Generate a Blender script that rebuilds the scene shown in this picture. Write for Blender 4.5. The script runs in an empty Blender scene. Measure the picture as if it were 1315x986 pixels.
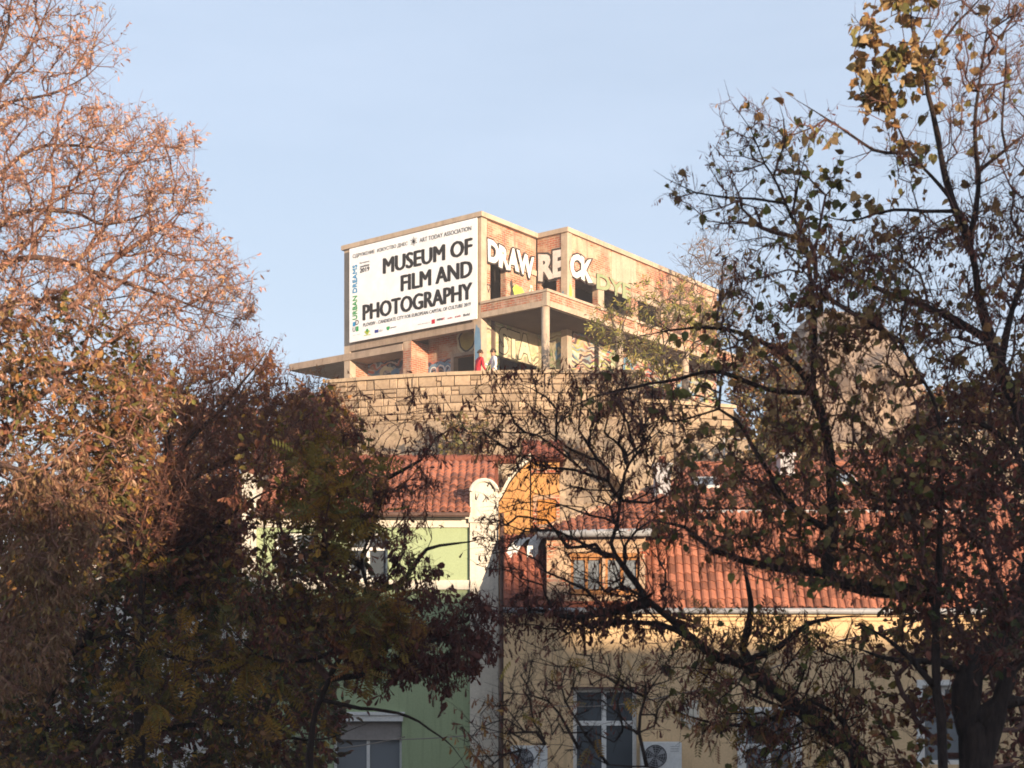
import bpy, math, random
import numpy as np
from mathutils import Vector, Matrix
random.seed(11)
rng = np.random.default_rng(11)
scene = bpy.context.scene
R = math.radians

# ------------------------------------------------------------------ camera
ZC = 5.5                        # eye height above the street
FPX, CXP, HZP = 1790.0, 657.5, 840.0     # focal length / principal column / horizon row, photo pixels
cam_d = bpy.data.cameras.new('camera')
cam = bpy.data.objects.new('camera', cam_d); scene.collection.objects.link(cam)
cam.location = (0, 0, ZC); cam.rotation_euler = (R(90), 0, 0)
cam_d.sensor_width = 36.0; cam_d.sensor_fit = 'HORIZONTAL'
cam_d.lens = 36.0 * FPX / 1315.0
cam_d.shift_y = (HZP - 493.0) / 1315.0
cam_d.clip_end = 3000.0
cam_d.dof.use_dof = True; cam_d.dof.focus_distance = 42.0; cam_d.dof.aperture_fstop = 3.2
scene.camera = cam

# ------------------------------------------------------------------ sky, sun, exposure
SUN_EL = R(7.5)
sh = Vector((0.53, -0.85)).normalized()
SUN = Vector((sh.x * math.cos(SUN_EL), sh.y * math.cos(SUN_EL), math.sin(SUN_EL)))
world = bpy.data.worlds.new('World'); scene.world = world; world.use_nodes = True
wn, wl = world.node_tree.nodes, world.node_tree.links
wn.clear()
wo = wn.new('ShaderNodeOutputWorld'); bg = wn.new('ShaderNodeBackground'); sky = wn.new('ShaderNodeTexSky')
sky.sky_type = 'NISHITA'; sky.sun_disc = False
sky.sun_elevation = SUN_EL; sky.sun_rotation = math.atan2(SUN.x, SUN.y)
sky.altitude = 200; sky.air_density = 1.0; sky.dust_density = 1.2; sky.ozone_density = 1.6
bg.inputs['Strength'].default_value = 0.086
# a very thin veil of high cloud over the whole sky
tc = wn.new('ShaderNodeTexCoord'); mp = wn.new('ShaderNodeMapping'); nz = wn.new('ShaderNodeTexNoise')
mp.inputs['Scale'].default_value = (1.4, 1.4, 7.0)
nz.inputs['Scale'].default_value = 2.2; nz.inputs['Detail'].default_value = 5; nz.inputs['Roughness'].default_value = .55
rp = wn.new('ShaderNodeMapRange'); rp.inputs[1].default_value = .38; rp.inputs[2].default_value = .75
rp.inputs[3].default_value = .55; rp.inputs[4].default_value = .64
mx = wn.new('ShaderNodeMix'); mx.data_type = 'RGBA'
wl.new(tc.outputs['Generated'], mp.inputs['Vector']); wl.new(mp.outputs[0], nz.inputs['Vector'])
wl.new(nz.outputs['Fac'], rp.inputs[0]); wl.new(rp.outputs[0], mx.inputs['Factor'])
wl.new(sky.outputs[0], mx.inputs[6]); mx.inputs[7].default_value = (4.5, 5.25, 6.55, 1)
wl.new(mx.outputs[2], bg.inputs['Color']); wl.new(bg.outputs[0], wo.inputs['Surface'])

sun_d = bpy.data.lights.new('sun', 'SUN'); sun_d.energy = 5.0; sun_d.angle = R(0.6); sun_d.color = (1.0, 0.79, 0.57)
sun = bpy.data.objects.new('sun', sun_d); scene.collection.objects.link(sun)
sun.rotation_euler = SUN.to_track_quat('Z', 'Y').to_euler(); sun.location = (30, -40, 40)

vs = scene.view_settings
vs.view_transform = 'Standard'; vs.look = 'None'; vs.gamma = 1.0; vs.use_curve_mapping = False
vs.exposure = 1.13
scene.render.engine = 'CYCLES'
scene.cycles.use_denoising = True
scene.cycles.filter_width = 1.7
scene.cycles.max_bounces = 6; scene.cycles.diffuse_bounces = 3; scene.cycles.transmission_bounces = 4

# ------------------------------------------------------------------ helpers
COL = scene.collection
def P(px, py, Y):
    """World point seen at photo pixel (px, py) at distance Y."""
    return Vector(((px - CXP) / FPX * Y, Y, ZC + (HZP - py) / FPX * Y))
def PX(px, Y): return (px - CXP) / FPX * Y
def PZ(py, Y): return ZC + (HZP - py) / FPX * Y

def tag(o, label=None, cat=None, group=None, kind=None):
    if label: o['label'] = label
    if cat: o['category'] = cat
    if group: o['group'] = group
    if kind: o['kind'] = kind
    return o
def empty(name, loc, label, cat, group=None, rz=0.0):
    o = bpy.data.objects.new(name, None); COL.objects.link(o)
    o.location = loc; o.rotation_euler = (0, 0, rz); o.empty_display_size = .3
    return tag(o, label, cat, group)

class MB:
    """Collects faces; every face gets metric UVs from its own plane."""
    def __init__(s): s.v = []; s.f = []; s.mi = []
    def poly(s, pts, mi=0):
        n = len(s.v); s.v += [tuple(p) for p in pts]; s.f.append(tuple(range(n, n + len(pts)))); s.mi.append(mi); return s
    def box(s, a, b, mi=0):
        x0, y0, z0 = a; x1, y1, z1 = b
        if x0 > x1: x0, x1 = x1, x0
        if y0 > y1: y0, y1 = y1, y0
        if z0 > z1: z0, z1 = z1, z0
        q = [(x0,y0,z0),(x1,y0,z0),(x1,y1,z0),(x0,y1,z0),(x0,y0,z1),(x1,y0,z1),(x1,y1,z1),(x0,y1,z1)]
        n = len(s.v); s.v += q
        for f in ((0,3,2,1),(4,5,6,7),(0,1,5,4),(1,2,6,5),(2,3,7,6),(3,0,4,7)):
            s.f.append(tuple(n + i for i in f)); s.mi.append(mi)
        return s
    def prism(s, pts, off, mi=0):
        """Polygon pts (list of 3D) extruded by the vector off."""
        off = Vector(off); a = [Vector(p) for p in pts]; b = [p + off for p in a]; k = len(a)
        nrm = Vector((0,0,0))
        for i in range(k): nrm += a[i].cross(a[(i+1) % k])
        if nrm.dot(off) > 0: a.reverse(); b.reverse()
        s.poly(a, mi); s.poly(list(reversed(b)), mi)
        for i in range(k):
            j = (i + 1) % k; s.poly([a[j], a[i], b[i], b[j]], mi)
        return s
    def tube(s, pts, rad, n=8, mi=0, caps=True):
        pts = [Vector(p) for p in pts]; rad = rad if hasattr(rad, '__len__') else [rad] * len(pts)
        base = len(s.v); up = None
        for i, p in enumerate(pts):
            d = (pts[min(i+1, len(pts)-1)] - pts[max(i-1, 0)]).normalized()
            if up is None:
                up = d.cross(Vector((0.3, 0.9, 0.25))).normalized()
            up = (up - d * up.dot(d)).normalized(); w = d.cross(up)
            for k in range(n):
                a = 2 * math.pi * k / n
                s.v.append(tuple(p + (up * math.cos(a) + w * math.sin(a)) * rad[i]))
        for i in range(len(pts) - 1):
            for k in range(n):
                a = base + i*n + k; b = base + i*n + (k+1) % n
                s.f.append((a, b, b + n, a + n)); s.mi.append(mi)
        if caps:
            s.f.append(tuple(base + k for k in reversed(range(n)))); s.mi.append(mi)
            s.f.append(tuple(base + (len(pts)-1)*n + k for k in range(n))); s.mi.append(mi)
        return s
    def mesh(s, name, mats, smooth=False):
        m = bpy.data.meshes.new(name); m.from_pydata(s.v, [], s.f); m.validate(clean_customdata=False)
        for t in (mats if isinstance(mats, (list, tuple)) else [mats]): m.materials.append(t)
        if len(m.polygons) == len(s.mi): m.polygons.foreach_set('material_index', s.mi)
        if smooth: m.polygons.foreach_set('use_smooth', [True] * len(m.polygons))
        metric_uv(m); return m
    def build(s, name, mats, parent=None, smooth=False, world=False):
        return obj(name, s.mesh(name, mats, smooth), parent, world)
def metric_uv(m):
    uv = m.uv_layers.new(name='UVMap'); vs_ = m.vertices
    for p in m.polygons:
        n = p.normal
        t = Vector((1, 0, 0)) if abs(n.z) > .97 else Vector((-n.y, n.x, 0)).normalized()
        b = n.cross(t)
        for li, vi in zip(p.loop_indices, p.vertices):
            c = vs_[vi].co; uv.data[li].uv = (c.dot(t), c.dot(b))
def obj(name, mesh, parent=None, world=False):
    o = bpy.data.objects.new(name, mesh); COL.objects.link(o)
    if parent is not None:
        o.parent = parent
        if world:           # mesh is in world coordinates; the parent chain only translates
            t = Vector((0,0,0)); q = parent
            while q is not None: t += Vector(q.location); q = q.parent
            # a part whose parent is a world-space part already cancels its Empty
            o.matrix_parent_inverse = Matrix.Translation(-t) if parent.type == 'EMPTY' else Matrix.Identity(4)
    return o
def smooth01(t): t = max(0., min(1., t)); return t*t*(3-2*t)

# ------------------------------------------------------------------ materials
def nt(name):
    m = bpy.data.materials.new(name); m.use_nodes = True
    n, l = m.node_tree.nodes, m.node_tree.links
    return m, n, l, n['Principled BSDF']
def c4(c): return (c[0], c[1], c[2], 1)
def noise(n, l, vec, scale, detail=4, rough=.6):
    x = n.new('ShaderNodeTexNoise'); x.inputs['Scale'].default_value = scale
    x.inputs['Detail'].default_value = detail; x.inputs['Roughness'].default_value = rough
    if vec is not None: l.new(vec, x.inputs['Vector'])
    return x.outputs['Fac']
def ramp(n, l, fac, a, b, va=0., vb=1.):
    r = n.new('ShaderNodeMapRange'); r.inputs[1].default_value = a; r.inputs[2].default_value = b
    r.inputs[3].default_value = va; r.inputs[4].default_value = vb; l.new(fac, r.inputs[0]); return r.outputs[0]
def mix(n, l, fac, a, b, mode='MIX'):
    x = n.new('ShaderNodeMix'); x.data_type = 'RGBA'; x.blend_type = mode
    if hasattr(fac, 'links'): l.new(fac, x.inputs['Factor'])
    else: x.inputs['Factor'].default_value = fac
    for s_, v in ((6, a), (7, b)):
        if hasattr(v, 'links'): l.new(v, x.inputs[s_])
        else: x.inputs[s_].default_value = c4(v)
    return x.outputs[2]
def bump(n, l, bsdf, h, strength=.4, dist=.02):
    b = n.new('ShaderNodeBump'); b.inputs['Strength'].default_value = strength; b.inputs['Distance'].default_value = dist
    l.new(h, b.inputs['Height']); l.new(b.outputs[0], bsdf.inputs['Normal'])
def coords(n, kind='UV'): return n.new('ShaderNodeTexCoord').outputs[kind]

def plain(name, c, c2=None, scale=1.5, rough=.85, fine=18, bmp=.25, kind='Object', rnd=0., streak=0., spec=.25):
    m, n, l, b = nt(name); v = coords(n, kind)
    c2 = c2 or tuple(x * .72 for x in c)
    f = ramp(n, l, noise(n, l, v, scale, 5), .35, .68)
    col = mix(n, l, f, c, c2)
    g = noise(n, l, v, fine, 3)
    col = mix(n, l, ramp(n, l, g, .3, .7, 0, .35), col, tuple(x * .6 for x in c2))
    if streak:
        mpn = n.new('ShaderNodeMapping'); mpn.inputs['Scale'].default_value = (3.2, 3.2, .22); l.new(coords(n, 'Object'), mpn.inputs[0])
        sf = ramp(n, l, noise(n, l, mpn.outputs[0], 2.2, 4), .52, .75, 0, streak)
        col = mix(n, l, sf, col, tuple(x * .45 for x in c2))
    if rnd:
        oi = n.new('ShaderNodeObjectInfo')
        h = n.new('ShaderNodeHueSaturation'); l.new(col, h.inputs['Color'])
        l.new(ramp(n, l, oi.outputs['Random'], 0, 1, 1 - rnd, 1 + rnd), h.inputs['Value']); col = h.outputs[0]
    l.new(col, b.inputs['Base Color']); b.inputs['Roughness'].default_value = rough
    b.inputs['Specular IOR Level'].default_value = spec
    if bmp: bump(n, l, b, g, bmp, .02)
    return m

def brick_plaster(name, plaster, plaster2, lo, hi, scale=.9, seed=0., bricks=((.44,.125,.06),(.31,.08,.04)), mortar=(.42,.34,.25)):
    """Crumbling plaster with brickwork showing through in patches."""
    m, n, l, b = nt(name); v = coords(n, 'UV')
    mpn = n.new('ShaderNodeMapping'); mpn.inputs['Location'].default_value = (seed, seed * .7, 0); l.new(v, mpn.inputs[0]); v = mpn.outputs[0]
    bt = n.new('ShaderNodeTexBrick'); l.new(v, bt.inputs['Vector'])
    bt.inputs['Color1'].default_value = c4(bricks[0]); bt.inputs['Color2'].default_value = c4(bricks[1]); bt.inputs['Mortar'].default_value = c4(mortar)
    bt.inputs['Scale'].default_value = 1.0; bt.inputs['Brick Width'].default_value = .26; bt.inputs['Row Height'].default_value = .085
    bt.inputs['Mortar Size'].default_value = .012; bt.inputs['Bias'].default_value = -.1
    mp2 = n.new('ShaderNodeMapping'); mp2.inputs['Scale'].default_value = (1, 1.8, 1); l.new(v, mp2.inputs[0])
    mask = ramp(n, l, noise(n, l, mp2.outputs[0], scale, 7, .62), lo, hi)
    pl = mix(n, l, ramp(n, l, noise(n, l, v, 2.6, 6, .65), .3, .7), plaster, plaster2)
    pl = mix(n, l, ramp(n, l, noise(n, l, v, 11, 4), .5, .75, 0, .45), pl, tuple(x * .5 for x in plaster2))
    col = mix(n, l, mask, pl, bt.outputs['Color'])
    mp3 = n.new('ShaderNodeMapping'); mp3.inputs['Scale'].default_value = (2.6, .35, 1); l.new(v, mp3.inputs[0])
    col = mix(n, l, ramp(n, l, noise(n, l, mp3.outputs[0], 1.6, 5, .6), .46, .70, 0, .7), col, (.16,.11,.085))
    col = mix(n, l, ramp(n, l, noise(n, l, v, .8, 6, .7), .56, .66, 0, .35), col, (.60,.50,.40))
    l.new(col, b.inputs['Base Color']); b.inputs['Roughness'].default_value = .92; b.inputs['Specular IOR Level'].default_value = .15
    h = n.new('ShaderNodeMath'); h.operation = 'MULTIPLY_ADD'; h.inputs[1].default_value = -.6
    l.new(mask, h.inputs[0]); l.new(noise(n, l, v, 14, 4), h.inputs[2]); bump(n, l, b, h.outputs[0], .6, .03)
    return m

def paint_wall(name, base, cols, scale=2.2, seed=0., amount=.55):
    """Old wall sprayed over with layers of coloured scrawl."""
    m, n, l, b = nt(name); v = coords(n, 'UV')
    mpn = n.new('ShaderNodeMapping'); mpn.inputs['Location'].default_value = (seed, seed * .37, 0); l.new(v, mpn.inputs[0]); v = mpn.outputs[0]
    w = n.new('ShaderNodeTexNoise'); w.inputs['Scale'].default_value = 1.3; l.new(v, w.inputs['Vector'])
    ad = n.new('ShaderNodeVectorMath'); ad.operation = 'MULTIPLY_ADD'; ad.inputs[1].default_value = (.9, .9, 0)
    l.new(w.outputs['Color'], ad.inputs[0]); l.new(v, ad.inputs[2]); vw = ad.outputs[0]
    col = mix(n, l, ramp(n, l, noise(n, l, v, 3, 5), .35, .7), base, tuple(x * .6 for x in base))
    for i, c in enumerate(cols):
        mq = n.new('ShaderNodeMapping'); mq.inputs['Location'].default_value = (i * 3.7, i * 1.9, 0); l.new(vw, mq.inputs[0])
        wv = n.new('ShaderNodeTexWave'); wv.wave_type = 'RINGS'; wv.inputs['Scale'].default_value = scale * (.8 + .25 * i)
        wv.inputs['Distortion'].default_value = 5; wv.inputs['Detail'].default_value = 2; wv.inputs['Detail Scale'].default_value = 1.2
        l.new(mq.outputs[0], wv.inputs['Vector'])
        g = n.new('ShaderNodeMath'); g.operation = 'MULTIPLY'
        l.new(ramp(n, l, wv.outputs['Fac'], .50, .56), g.inputs[0])
        l.new(ramp(n, l, noise(n, l, mq.outputs[0], 1.1, 2), 1 - amount - .06, 1 - amount + .06), g.inputs[1])
        col = mix(n, l, g.outputs[0], col, c)
    l.new(col, b.inputs['Base Color']); b.inputs['Roughness'].default_value = .9; b.inputs['Specular IOR Level'].default_value = .15
    bump(n, l, b, noise(n, l, v, 14, 4), .4, .02)
    return m

def glass_mat(name, c, rough=.12):
    m, n, l, b = nt(name)
    b.inputs['Base Color'].default_value = c4(c); b.inputs['Roughness'].default_value = rough
    b.inputs['Specular IOR Level'].default_value = .6
    bump(n, l, b, noise(n, l, coords(n, 'Object'), 2.0, 2), .05, .05)
    return m

M = {}
M['concrete'] = plain('raw_concrete', (.42,.315,.235), (.30,.22,.165), 1.5, fine=9, streak=.5)
M['concrete_light'] = plain('weathered_concrete', (.52,.405,.30), (.39,.295,.215), 1.4, fine=9, streak=.45)
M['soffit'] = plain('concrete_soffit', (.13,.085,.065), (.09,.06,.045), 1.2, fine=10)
M['brick_upper'] = brick_plaster('crumbling_brick_upper', (.55,.40,.28), (.44,.28,.19), .44, .55, .8, 1.3)
M['brick_mixed'] = brick_plaster('crumbling_brick_mixed', (.50,.38,.27), (.42,.28,.19), .42, .53, .9, 7.7)
M['brick_bare'] = brick_plaster('bare_brick', (.50,.36,.24), (.42,.27,.17), .38, .52, 1.2, 4.1)
M['grafA'] = paint_wall('sprayed_wall_blue', (.36,.30,.24), [(.07,.17,.30),(.20,.32,.40),(.48,.44,.40),(.40,.14,.10),(.04,.05,.08)], 1.1, 2.0, .56)
M['grafB'] = paint_wall('sprayed_wall_mixed', (.50,.38,.26), [(.10,.2,.30),(.5,.44,.38),(.38,.12,.09),(.30,.32,.10),(.08,.06,.06)], 1.0, 9.0, .5)
M['grafC'] = paint_wall('sprayed_wall_pale', (.55,.46,.30), [(.50,.47,.30),(.16,.13,.10),(.30,.36,.18)], 1.5, 5.0, .45)
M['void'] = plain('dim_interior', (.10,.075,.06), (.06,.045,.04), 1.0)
M['white_paint'] = plain('white_lettering', (.78,.74,.68), (.62,.57,.50), 3.5, bmp=0)
M['grey_and_shaded_paint'] = plain('grey_and_shaded_lettering', (.74,.68,.62), (.60,.54,.49), 2, bmp=0)
M['black_paint'] = plain('black_outline', (.035,.028,.028), (.06,.05,.045), 2, bmp=0)
M['green_paint'] = plain('green_spray', (.22,.27,.13), (.30,.33,.2), 2, bmp=0)
M['lime_paint'] = plain('lime_spray', (.50,.60,.10), (.40,.52,.08), 4, bmp=0)
M['cream_paint'] = plain('cream_letter', (.62,.55,.38), (.52,.45,.3), 3, bmp=0)
M['blue_paint'] = plain('blue_spray', (.11,.21,.33), (.18,.30,.40), 3, bmp=0)
M['ochre_paint'] = plain('ochre_spray', (.45,.33,.09), (.35,.26,.07), 3, bmp=0)
M['pink_paint'] = plain('pink_spray', (.55,.22,.18), (.5,.3,.25), 3, bmp=0)
M['banner'] = plain('banner_white', (.90,.90,.90), (.885,.885,.885), .6, rough=.55, fine=3, bmp=0)
def flat(name, c, rough=.6):
    m, n, l, b = nt(name); v = coords(n, 'Object')
    l.new(mix(n, l, noise(n, l, v, 6, 2), c, tuple(x * .88 for x in c)), b.inputs['Base Color'])
    b.inputs['Roughness'].default_value = rough; b.inputs['Specular IOR Level'].default_value = .3
    return m
M['ink'] = flat('ink_black', (.012,.012,.012)); M['ink_grey'] = flat('ink_grey', (.10,.10,.10))
M['ink_green'] = flat('ink_green', (.03,.33,.09)); M['ink_cyan'] = flat('ink_cyan', (.02,.28,.55)); M['ink_blue'] = flat('ink_blue', (.02,.04,.25))
M['ink_red'] = flat('ink_red', (.55,.02,.04)); M['ink_lime'] = flat('ink_lime', (.42,.50,.04)); M['ink_pale'] = flat('ink_pale', (.45,.45,.45))
M['stone'] = plain('tan_ashlar', (.45,.335,.22), (.31,.22,.145), 2.6, fine=11, bmp=1.0, rnd=.24)
M['stone_back'] = plain('wall_mortar', (.30,.225,.155), (.23,.17,.115), 2, fine=12)
M['coping'] = plain('coping_stone', (.50,.385,.26), (.38,.28,.185), 1.4, fine=10)
M['green_wall'] = plain('green_render', (.35,.42,.24), (.315,.38,.215), .5, fine=26, bmp=.15, streak=.5)
M['cream_wall'] = plain('cream_render', (.72,.66,.55), (.62,.56,.46), .9, fine=18, bmp=.2, streak=.4)
M['yellow_wall'] = plain('ochre_render', (.72,.505,.285), (.65,.45,.25), .45, fine=22, bmp=.15, streak=.5)
M['orange_wall'] = plain('orange_render', (.56,.30,.10), (.42,.21,.08), 1.2, fine=12, streak=.5)
M['orange_panel'] = plain('orange_panel', (.50,.22,.055), (.42,.18,.05), 1.2, fine=20)
M['peach_wall'] = brick_plaster('peeling_dormer_plaster', (.52,.38,.25), (.45,.29,.185), .50, .60, 1.4, 3.3)
M['pale_wall'] = plain('pale_render', (.60,.57,.52), (.53,.50,.46), .7, fine=24, bmp=.1)
M['tan_wall'] = plain('tan_render', (.44,.315,.205), (.37,.26,.165), .6, fine=12, streak=.3)
M['tile'] = plain('clay_tile', (.335,.125,.07), (.19,.075,.05), .9, fine=6, rnd=.45, rough=.8)
M['tile_dark'] = plain('old_and_shaded_tile', (.27,.09,.055), (.2,.065,.04), 2.0, fine=16, rnd=.3, rough=.85)
M['roof_bed'] = plain('roof_underlay', (.28,.09,.045), (.2,.06,.03), 2)
M['zinc'] = plain('zinc_gutter', (.36,.36,.37), (.26,.26,.27), 3, rough=.5, spec=.5)
M['pipe'] = plain('brown_pipe', (.13,.075,.055), (.10,.055,.04), 3, rough=.55)
M['white_trim'] = plain('white_trim', (.74,.73,.70), (.66,.65,.62), 2, fine=20, rough=.6, bmp=.05)
M['wood_frame'] = plain('orange_wood', (.42,.19,.06), (.33,.14,.045), 5, rough=.6)
M['glass'] = glass_mat('window_glass', (.055,.065,.075)); M['glass_grey'] = glass_mat('grey_window_glass', (.16,.175,.19), .2)
M['curtain'] = plain('brown_curtain', (.15,.115,.09), (.09,.065,.05), 9)
M['blind'] = plain('grey_blind', (.30,.27,.25), (.25,.225,.21), 4)
M['metal_dark'] = plain('dark_grille', (.05,.05,.055), (.035,.035,.04), 6, rough=.5)
M['chimney'] = plain('grey_plaster', (.50,.48,.48), (.40,.38,.38), 2, fine=14)
M['cable'] = flat('cable_grey', (.22,.19,.17))

# ------------------------------------------------------------------ wall with openings, in a local frame
def wall(mb, o, u, n, w0, w1, z0, z1, th, holes=(), mi=0):
    """Vertical wall: origin o, along unit u, outward normal n. Face in plane o; thickness goes inward."""
    o, u, n = Vector(o), Vector(u), Vector(n)
    us = sorted({w0, w1, *[x for h in holes for x in h[:2]]}); zs = sorted({z0, z1, *[x for h in holes for x in h[2:]]})
    us = [x for x in us if w0 <= x <= w1]; zs = [x for x in zs if z0 <= x <= z1]
    def solid(i, j):
        if not (0 <= i < len(us)-1 and 0 <= j < len(zs)-1): return False
        a, b = (us[i]+us[i+1])/2, (zs[j]+zs[j+1])/2
        return not any(h[0] < a < h[1] and h[2] < b < h[3] for h in holes)
    def pt(a, z, d): q = o + u * a - n * d; return (q.x, q.y, q.z + z)
    flip = u.cross(Vector((0,0,1))).dot(n) < 0
    def add(q): mb.poly(list(reversed(q)) if flip else q, mi)
    for i in range(len(us)-1):
        for j in range(len(zs)-1):
            if not solid(i, j): continue
            a, b, c, d = us[i], us[i+1], zs[j], zs[j+1]
            add([pt(a,c,0), pt(b,c,0), pt(b,d,0), pt(a,d,0)])
            add([pt(b,c,th), pt(a,c,th), pt(a,d,th), pt(b,d,th)])
            if not solid(i-1, j): add([pt(a,c,th), pt(a,c,0), pt(a,d,0), pt(a,d,th)])
            if not solid(i+1, j): add([pt(b,c,0), pt(b,c,th), pt(b,d,th), pt(b,d,0)])
            if not solid(i, j-1): add([pt(a,c,th), pt(b,c,th), pt(b,c,0), pt(a,c,0)])
            if not solid(i, j+1): add([pt(a,d,0), pt(b,d,0), pt(b,d,th), pt(a,d,th)])
    return mb

# ------------------------------------------------------------------ lettering
def text_polys(body, off=0.0, res=3):
    cu = bpy.data.curves.new('t', 'FONT'); cu.body = body; cu.size = 1.0; cu.offset = off; cu.resolution_u = res
    o = bpy.data.objects.new('t', cu); COL.objects.link(o)
    dg = bpy.context.evaluated_depsgraph_get()
    me = bpy.data.meshes.new_from_object(o.evaluated_get(dg))
    v = np.array([x.co[:2] for x in me.vertices]) if len(me.vertices) else np.zeros((0, 2))
    f = [tuple(p.vertices) for p in me.polygons]
    bpy.data.objects.remove(o); bpy.data.curves.remove(cu); bpy.data.meshes.remove(me)
    return v, f
def lettering(name, parent, body, mat, o, u, v, box, off=0.0, rot90=False, skew=0., wob=0.0, world=False, ref=None, seed=0, bold=0.):
    """Text fitted into box (x0,y0,x1,y1) of the plane o + x u + y v (parent space)."""
    tv, tf = text_polys(body, off)
    rv = tv if ref is None else text_polys(body, ref)[0]
    lo, hi = rv.min(0), rv.max(0); q = (tv - lo) / (hi - lo)
    if wob:
        q = q.copy(); q[:, 1] += wob * np.sin(q[:, 0] * 11 + seed) ; q[:, 0] += wob * .25 * np.sin(q[:, 1] * 5 + q[:, 0] * 17 + seed)
    x0, y0, x1, y1 = box
    if rot90: X = x1 - q[:, 1] * (x1 - x0); Y = y0 + q[:, 0] * (y1 - y0)
    else: X = x0 + q[:, 0] * (x1 - x0) + skew * q[:, 1]; Y = y0 + q[:, 1] * (y1 - y0)
    o, u, v = Vector(o), Vector(u), Vector(v)
    me = bpy.data.meshes.new(name); nn = u.cross(v).normalized(); pv, pf = [], []
    for k, (sx, sy) in enumerate([(0, 0)] + ([(-1, 0), (1, 0), (-.5, .35), (.5, -.35)] if bold else [])):   # heavier strokes: the print laid on in passes
        n0 = len(pv); pv += [tuple(o + u * (a + sx * bold) + v * (b + sy * bold) + nn * (.0012 * k)) for a, b in zip(X, Y)]; pf += [tuple(n0 + i for i in f) for f in tf]
    me.from_pydata(pv, [], pf); me.materials.append(mat); me.update()
    if len(me.polygons) and me.polygons[0].normal.dot(nn) < 0: me.flip_normals()
    return obj(name, me, parent, world)
def blob(name, parent, mat, o, u, v, cx, cy, rx, ry, n=22, jag=.12, ph=0., inner=0.):
    """Flat sprayed patch or ring on a wall plane."""
    o, u, v = Vector(o), Vector(u), Vector(v); pts = []; ins = []
    for k in range(n):
        a = 2*math.pi*k/n; r = 1 + jag * math.sin(3*a+ph) + jag*.6*math.sin(7*a+2*ph)
        pts.append(o + u*(cx+rx*r*math.cos(a)) + v*(cy+ry*r*math.sin(a)))
        ins.append(o + u*(cx+rx*r*inner*math.cos(a)) + v*(cy+ry*r*inner*math.sin(a)))
    mb = MB()
    if inner:
        for k in range(n): j = (k+1) % n; mb.poly([ins[k], pts[k], pts[j], ins[j]])
    else: mb.poly(pts)
    return mb.build(name, mat, parent)
from mathutils import noise as mnoise
# ================================================================== the setting: ground, hill, cliff
def rock_mat():
    m, n, l, b = nt('cliff_rock'); v = coords(n, 'Object')
    mp_ = n.new('ShaderNodeMapping'); mp_.inputs['Rotation'].default_value = (R(20), R(35), 0); mp_.inputs['Scale'].default_value = (1, 1, 2.4); l.new(v, mp_.inputs[0])
    f = noise(n, l, mp_.outputs[0], .55, 8, .65)
    col = mix(n, l, ramp(n, l, f, .35, .65), (.43,.32,.215), (.28,.20,.135))
    col = mix(n, l, ramp(n, l, noise(n, l, v, .9, 5), .56, .66, 0, .8), col, (.50,.385,.26))
    col = mix(n, l, ramp(n, l, noise(n, l, v, 1.7, 6, .7), .57, .68, 0, .75), col, (.14,.115,.06))
    col = mix(n, l, ramp(n, l, noise(n, l, v, 8, 4), .45, .7, 0, .4), col, (.2,.14,.09))
    l.new(col, b.inputs['Base Color']); b.inputs['Roughness'].default_value = .95; b.inputs['Specular IOR Level'].default_value = .1
    bump(n, l, b, noise(n, l, mp_.outputs[0], 4.5, 8, .7), .8, .12); return m
M['rock'] = rock_mat()
M['ground'] = plain('street_ground', (.075,.07,.065), (.055,.05,.045), .4, fine=6)
M['hill'] = plain('dry_hillside', (.20,.15,.075), (.12,.10,.05), .25, fine=3, bmp=.6)
mb = MB(); mb.poly([(-400,-300,0),(400,-300,0),(400,500,0),(-400,500,0)])
tag(mb.build('ground', M['ground']), kind='structure')

def lerp_tab(x, tab):
    for (a, va), (b, vb) in zip(tab, tab[1:]):
        if x <= b:
            t = smooth01((x - a) / (b - a)) if x > a else 0; return va + (vb - va) * t
    return tab[-1][1]
TOPZ = [(-60,ZC-2),(-22,ZC+1.0),(-12,ZC+5.4),(-8.4,ZC+7.3),(-6.6,ZC+8.05),(5.2,ZC+8.05),(8,ZC+7.7),(14,ZC+7.6),(20,ZC+8.6),(34,ZC+8.0),(70,ZC+2)]
TOPY = [(-60,60),(-14,54),(-7,49.2),(-2,47.9),(4.4,47.7),(6.0,49.2),(14,50.5),(40,56),(70,70)]
def cliff_pt(x, s):
    zt, yt = lerp_tab(x, TOPZ), lerp_tab(x, TOPY)
    z = zt * (1 - s) + (-.6) * s
    y = yt - 11.5 * (s ** 1.15) - .5 * math.sin(s * 9 + x * .35) * min(1, s * 4)
    k = min(1., s * 7)
    p = Vector((x * .33, z * .33, y * .2))
    d = mnoise.multi_fractal(p, 1.0, 2.1, 6) * .75 + (1 - abs(mnoise.noise(p * 1.9 + Vector((x*.25, -x*.12, 3))))) * 1.1
    d2 = mnoise.noise(Vector((x * .45 + z * .5, z * .22 - x * .1, 7.3)))
    y -= k * (d * .95 - 1.1 + (1.1 if d2 > .05 else 0) * min(1, abs(d2 - .05) * 8))
    return (x + k * .3 * mnoise.noise(p * 2.3), y, z + k * .22 * mnoise.noise(p * 3.1 + Vector((9, 2, 1))))
xs = np.concatenate([np.linspace(-60, -12, 30)[:-1], np.linspace(-12, 16, 190), np.linspace(16, 70, 46)[1:]])
ss = np.linspace(0, 1, 74)
mb = MB(); mb.v = [cliff_pt(float(x), float(s)) for s in ss for x in xs]; nx = len(xs)
for j in range(len(ss) - 1):
    for i in range(nx - 1):
        mb.f.append((j*nx+i, (j+1)*nx+i, (j+1)*nx+i+1, j*nx+i+1)); mb.mi.append(0)
tag(mb.build('rock_cliff', M['rock'], smooth=False), kind='structure')
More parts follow.
